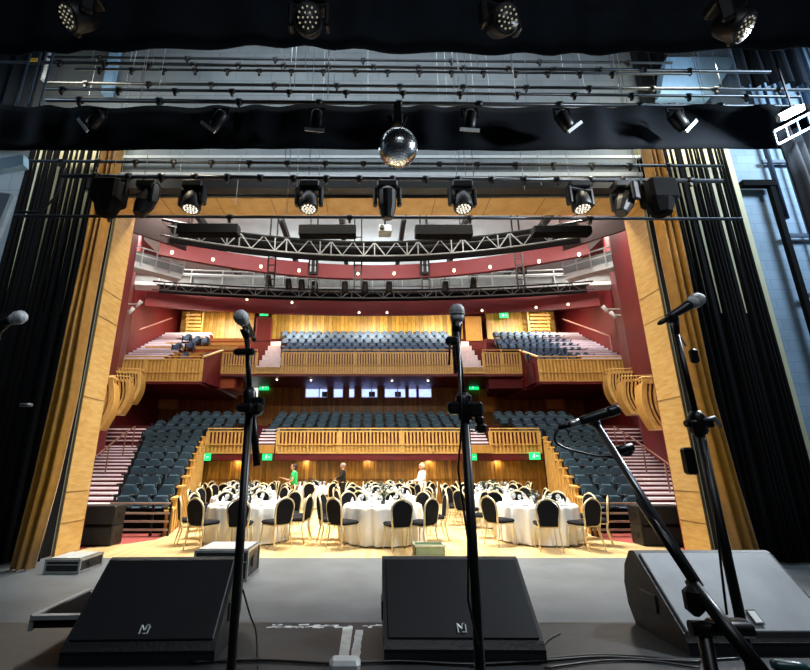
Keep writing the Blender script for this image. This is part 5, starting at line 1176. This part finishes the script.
# white tape strips on the riser
TAPE = mat('white_gaffer_tape', 'd4d6d6', .6, var=.15, scale=20)
for i, (xa, xb, xc, xd) in enumerate(((343, 353, 347, 337), (355.5, 363, 359, 349))):
    m = MB(); P_ = [atz(xa, 627 if i == 0 else 630, .7015), atz(xb, 626.5 if i == 0 else 630, .7015), atz(xc, 668, .7015), atz(xd, 668, .7015)]
    L0, R0 = [], []
    n = 14; rr = random.Random(i+4)
    for k in range(n+1): t = k/n; L0.append(P_[0].lerp(P_[3], t)+Vector((rr.uniform(-.002, .002)*(i == 1 or .2), 0, 0))); R0.append(P_[1].lerp(P_[2], t)+Vector((rr.uniform(-.004, .002)*(i == 1 or .1), 0, 0)))
    vs = L0+R0; vs += [v+Vector((0, 0, .0008)) for v in vs]; o_ = 2*(n+1); m.add(vs, [(k+o_, k+n+1+o_, k+n+2+o_, k+1+o_) for k in range(n)]+[(k, k+1, k+n+2, k+n+1) for k in range(n)])
    tag(m.build('tape_strip', TAPE), 'white tape strip on the riser beside the centre wedge, %s' % ('wider left one' if i == 0 else 'torn right one'), 'tape')
m = MB(); rr = random.Random(11)
for i in range(34):
    px = rr.uniform(272, 385); y = 2.93+rr.uniform(-.02, .03); x = X2(px, 626, .7); w_ = rr.uniform(.015, .06); m.box((x, y, .7008), (w_, rr.uniform(.006, .02), .0012), rr.uniform(-.3, .3))
tag(m.build('tape_scraps', TAPE), 'torn scraps of old white tape along the riser edge', 'tape', kind='stuff')
m = MB(); m.bevbox((X2(345, 667, .72), atz(345, 667, .72).y, .73), (.14, .09, .05), .015); tag(m.build('cable_connector', mat('pale_grey_plastic', '9fa2a2', .5)), 'pale grey connector block at the bottom edge below the tape', 'connector')
CBL = mat('black_rubber_cable', '0f1113', .35, spec=.6)
def cable(pts, label, r_=.006, name='stage_cable'):
    m = MB(); m.tube(smooth([atz(x, y, .70+r_+.002) for x, y in pts]), r_, 6); tag(m.build(name, CBL), label, 'cable')
cable([(190, 662), (260, 660), (330, 663), (400, 661), (470, 664), (540, 661), (600, 657), (660, 660), (700, 662)], 'black cable lying right along the bottom edge of the riser', .007)
cable([(470, 666), (530, 660), (590, 655), (640, 656), (690, 660), (740, 658)], 'second black cable, curving towards the right stand', .005)
cable([(545, 668), (600, 661), (650, 661), (700, 668)], 'third black cable, nearest the camera at lower right', .005)
cable([(560, 633), (548, 640), (542, 650), (548, 660)], 'short dark cable curl right of the centre wedge', .004)
m = MB(); m.tube(smooth([Vector(v) for v in (at(243, 590, 1.52), at(250, 615, 1.6), at(256, 632, 1.75), atz(257, 655, .71), atz(258, 668, .71))]), .003, 6); tag(m.build('stage_cable', CBL), 'thin cable hanging from the left stand to the riser', 'cable')
m = MB(); a = atz(722, 640, .9); m.tube([(X2(735, 640, .76), 1.55, .86), (X2(850, 644, .76), 1.6, .86)], .018, 10); m.tube([(X2(760, 640, .76), 1.56, .70), (X2(760, 640, .76), 1.56, .86)], .012, 8); m.tube([(X2(845, 640, .76), 1.6, .70), (X2(845, 640, .76), 1.6, .86)], .012, 8); tag(m.build('stand_crossbar', STD), 'black horizontal bar low at the right edge in front of the right wedge', 'bar')
p = atz(790, 664, .74); r = empty('cable_plug', (p.x, p.y, .70), -.3, 'dark teal cable connector lying at the bottom right corner', 'connector')
m = MB(); m.lathe([(.018, -.07), (.024, -.05), (.024, .03), (.018, .06)], 12, (0, 0, .03), Matrix.Rotation(PI/2, 3, 'Y')); m.build('plug_shell', mat('dark_teal_plastic', '17383a', .3), r); m = MB(); m.tube([(.06, 0, .03), (.16, .01, .02), (.25, .05, .012)], .007, 6); m.build('plug_lead', CBL, r)
# ================================================================== LIGHT
w = bpy.data.worlds.new('world'); S.world = w; w.use_nodes = True; bg = w.node_tree.nodes['Background']; bg.inputs['Color'].default_value = (.5, .6, .8, 1); bg.inputs['Strength'].default_value = .012
WARM = (1, .84, .6); NEU = (1, .94, .84); COOL = (.6, .8, 1)
for x in (-3.6, 0, 3.6):
    for y in (11.8, 14.6): area('house_light', (x, y, 13.2), (0, 0, 0), 1.2, 1.2, 350, NEU, spread=1.3)
for x in (-8.5, 8.5):
    area('house_light', (x, 16, 12.4), (0, 0, 0), 1, 1, 520, NEU); area('house_light', (x*1.47, 23, 14.8), (0, 0, 0), 1.5, 1, 700, NEU)
for x in (-5, 0, 5): area('circle_light', (x, 28.8, 12.0), (.35, 0, 0), 2, .5, 420, WARM)
for x in (-11, 11): area('circle_light', (x, 28.8, 12.0), (.25, 0, 0), 2, .5, 420, WARM)
for x in (-5.5, 0, 5.5): area('ceiling_uplight', (x, 18.6, 13.0), (PI, 0, 0), 3, 1, 300, (.9, .96, 1)); area('ceiling_uplight', (x, 27.5, 13.2), (PI, 0, 0), 3, 1, 200, (.9, .96, 1))
for x in (-5, 0, 5): area('roof_wash', (x, 14.4, 12.4), (math.radians(78), 0, 0), 2, .5, 200, NEU)
for x in (-9, -5, -.6, 4.2, 9): area('rear_stalls_light', (x, 28.9, 6.9), (.3, 0, 0), .35, .2, 18, WARM)
for x in (-6, -3, -.3, 2.4, 5.4): area('pit_wall_light', (x, 20.1, 1.785), (0, 0, 0), .22, .1, 9, WARM)
for x in (-3.2, 0, 3.2): area('front_light', (x, 11.5, 11.5), (math.radians(25), 0, 0), 1, .5, 260, NEU)
area('stage_work', (0, 5.9, 10.5), (math.radians(75), 0, 0), 9, .8, 230, (.84, .93, 1))
area('stage_work', (-6.5, 7.0, 9.3), (math.radians(60), 0, 0), 1.4, .4, 50, (1, .95, .8)); area('stage_work', (6.5, 7.0, 9.3), (math.radians(60), 0, 0), 1.4, .4, 80, (1, .97, .85))
area('stage_side', (10.8, 5.8, 9.5), (math.radians(50), 0, 0), 2, 1, 520, COOL)
area('work_lamp', (6.1, 4.5, 6.75), (math.radians(-15), math.radians(38), 0), .6, .3, 650, (.85, .93, 1))
area('stage_deck', (0, 6.4, 7.0), (0, 0, 0), 5, .6, 60, (.85, .93, 1))
area('stage_back', (1.0, -2.5, 7.5), (math.radians(30), 0, 0), 4, 2, 190, (.85, .92, 1))
area('stage_left', (-9.5, 5.2, 8.5), (math.radians(50), 0, 0), 1, 1, 120, COOL)
for sg in (-1, 1): area('curtain_light', (sg*3.6, 6.3, 6.9), (math.radians(45), sg*math.radians(-30), 0), .5, .3, 38, (1, .85, .6))
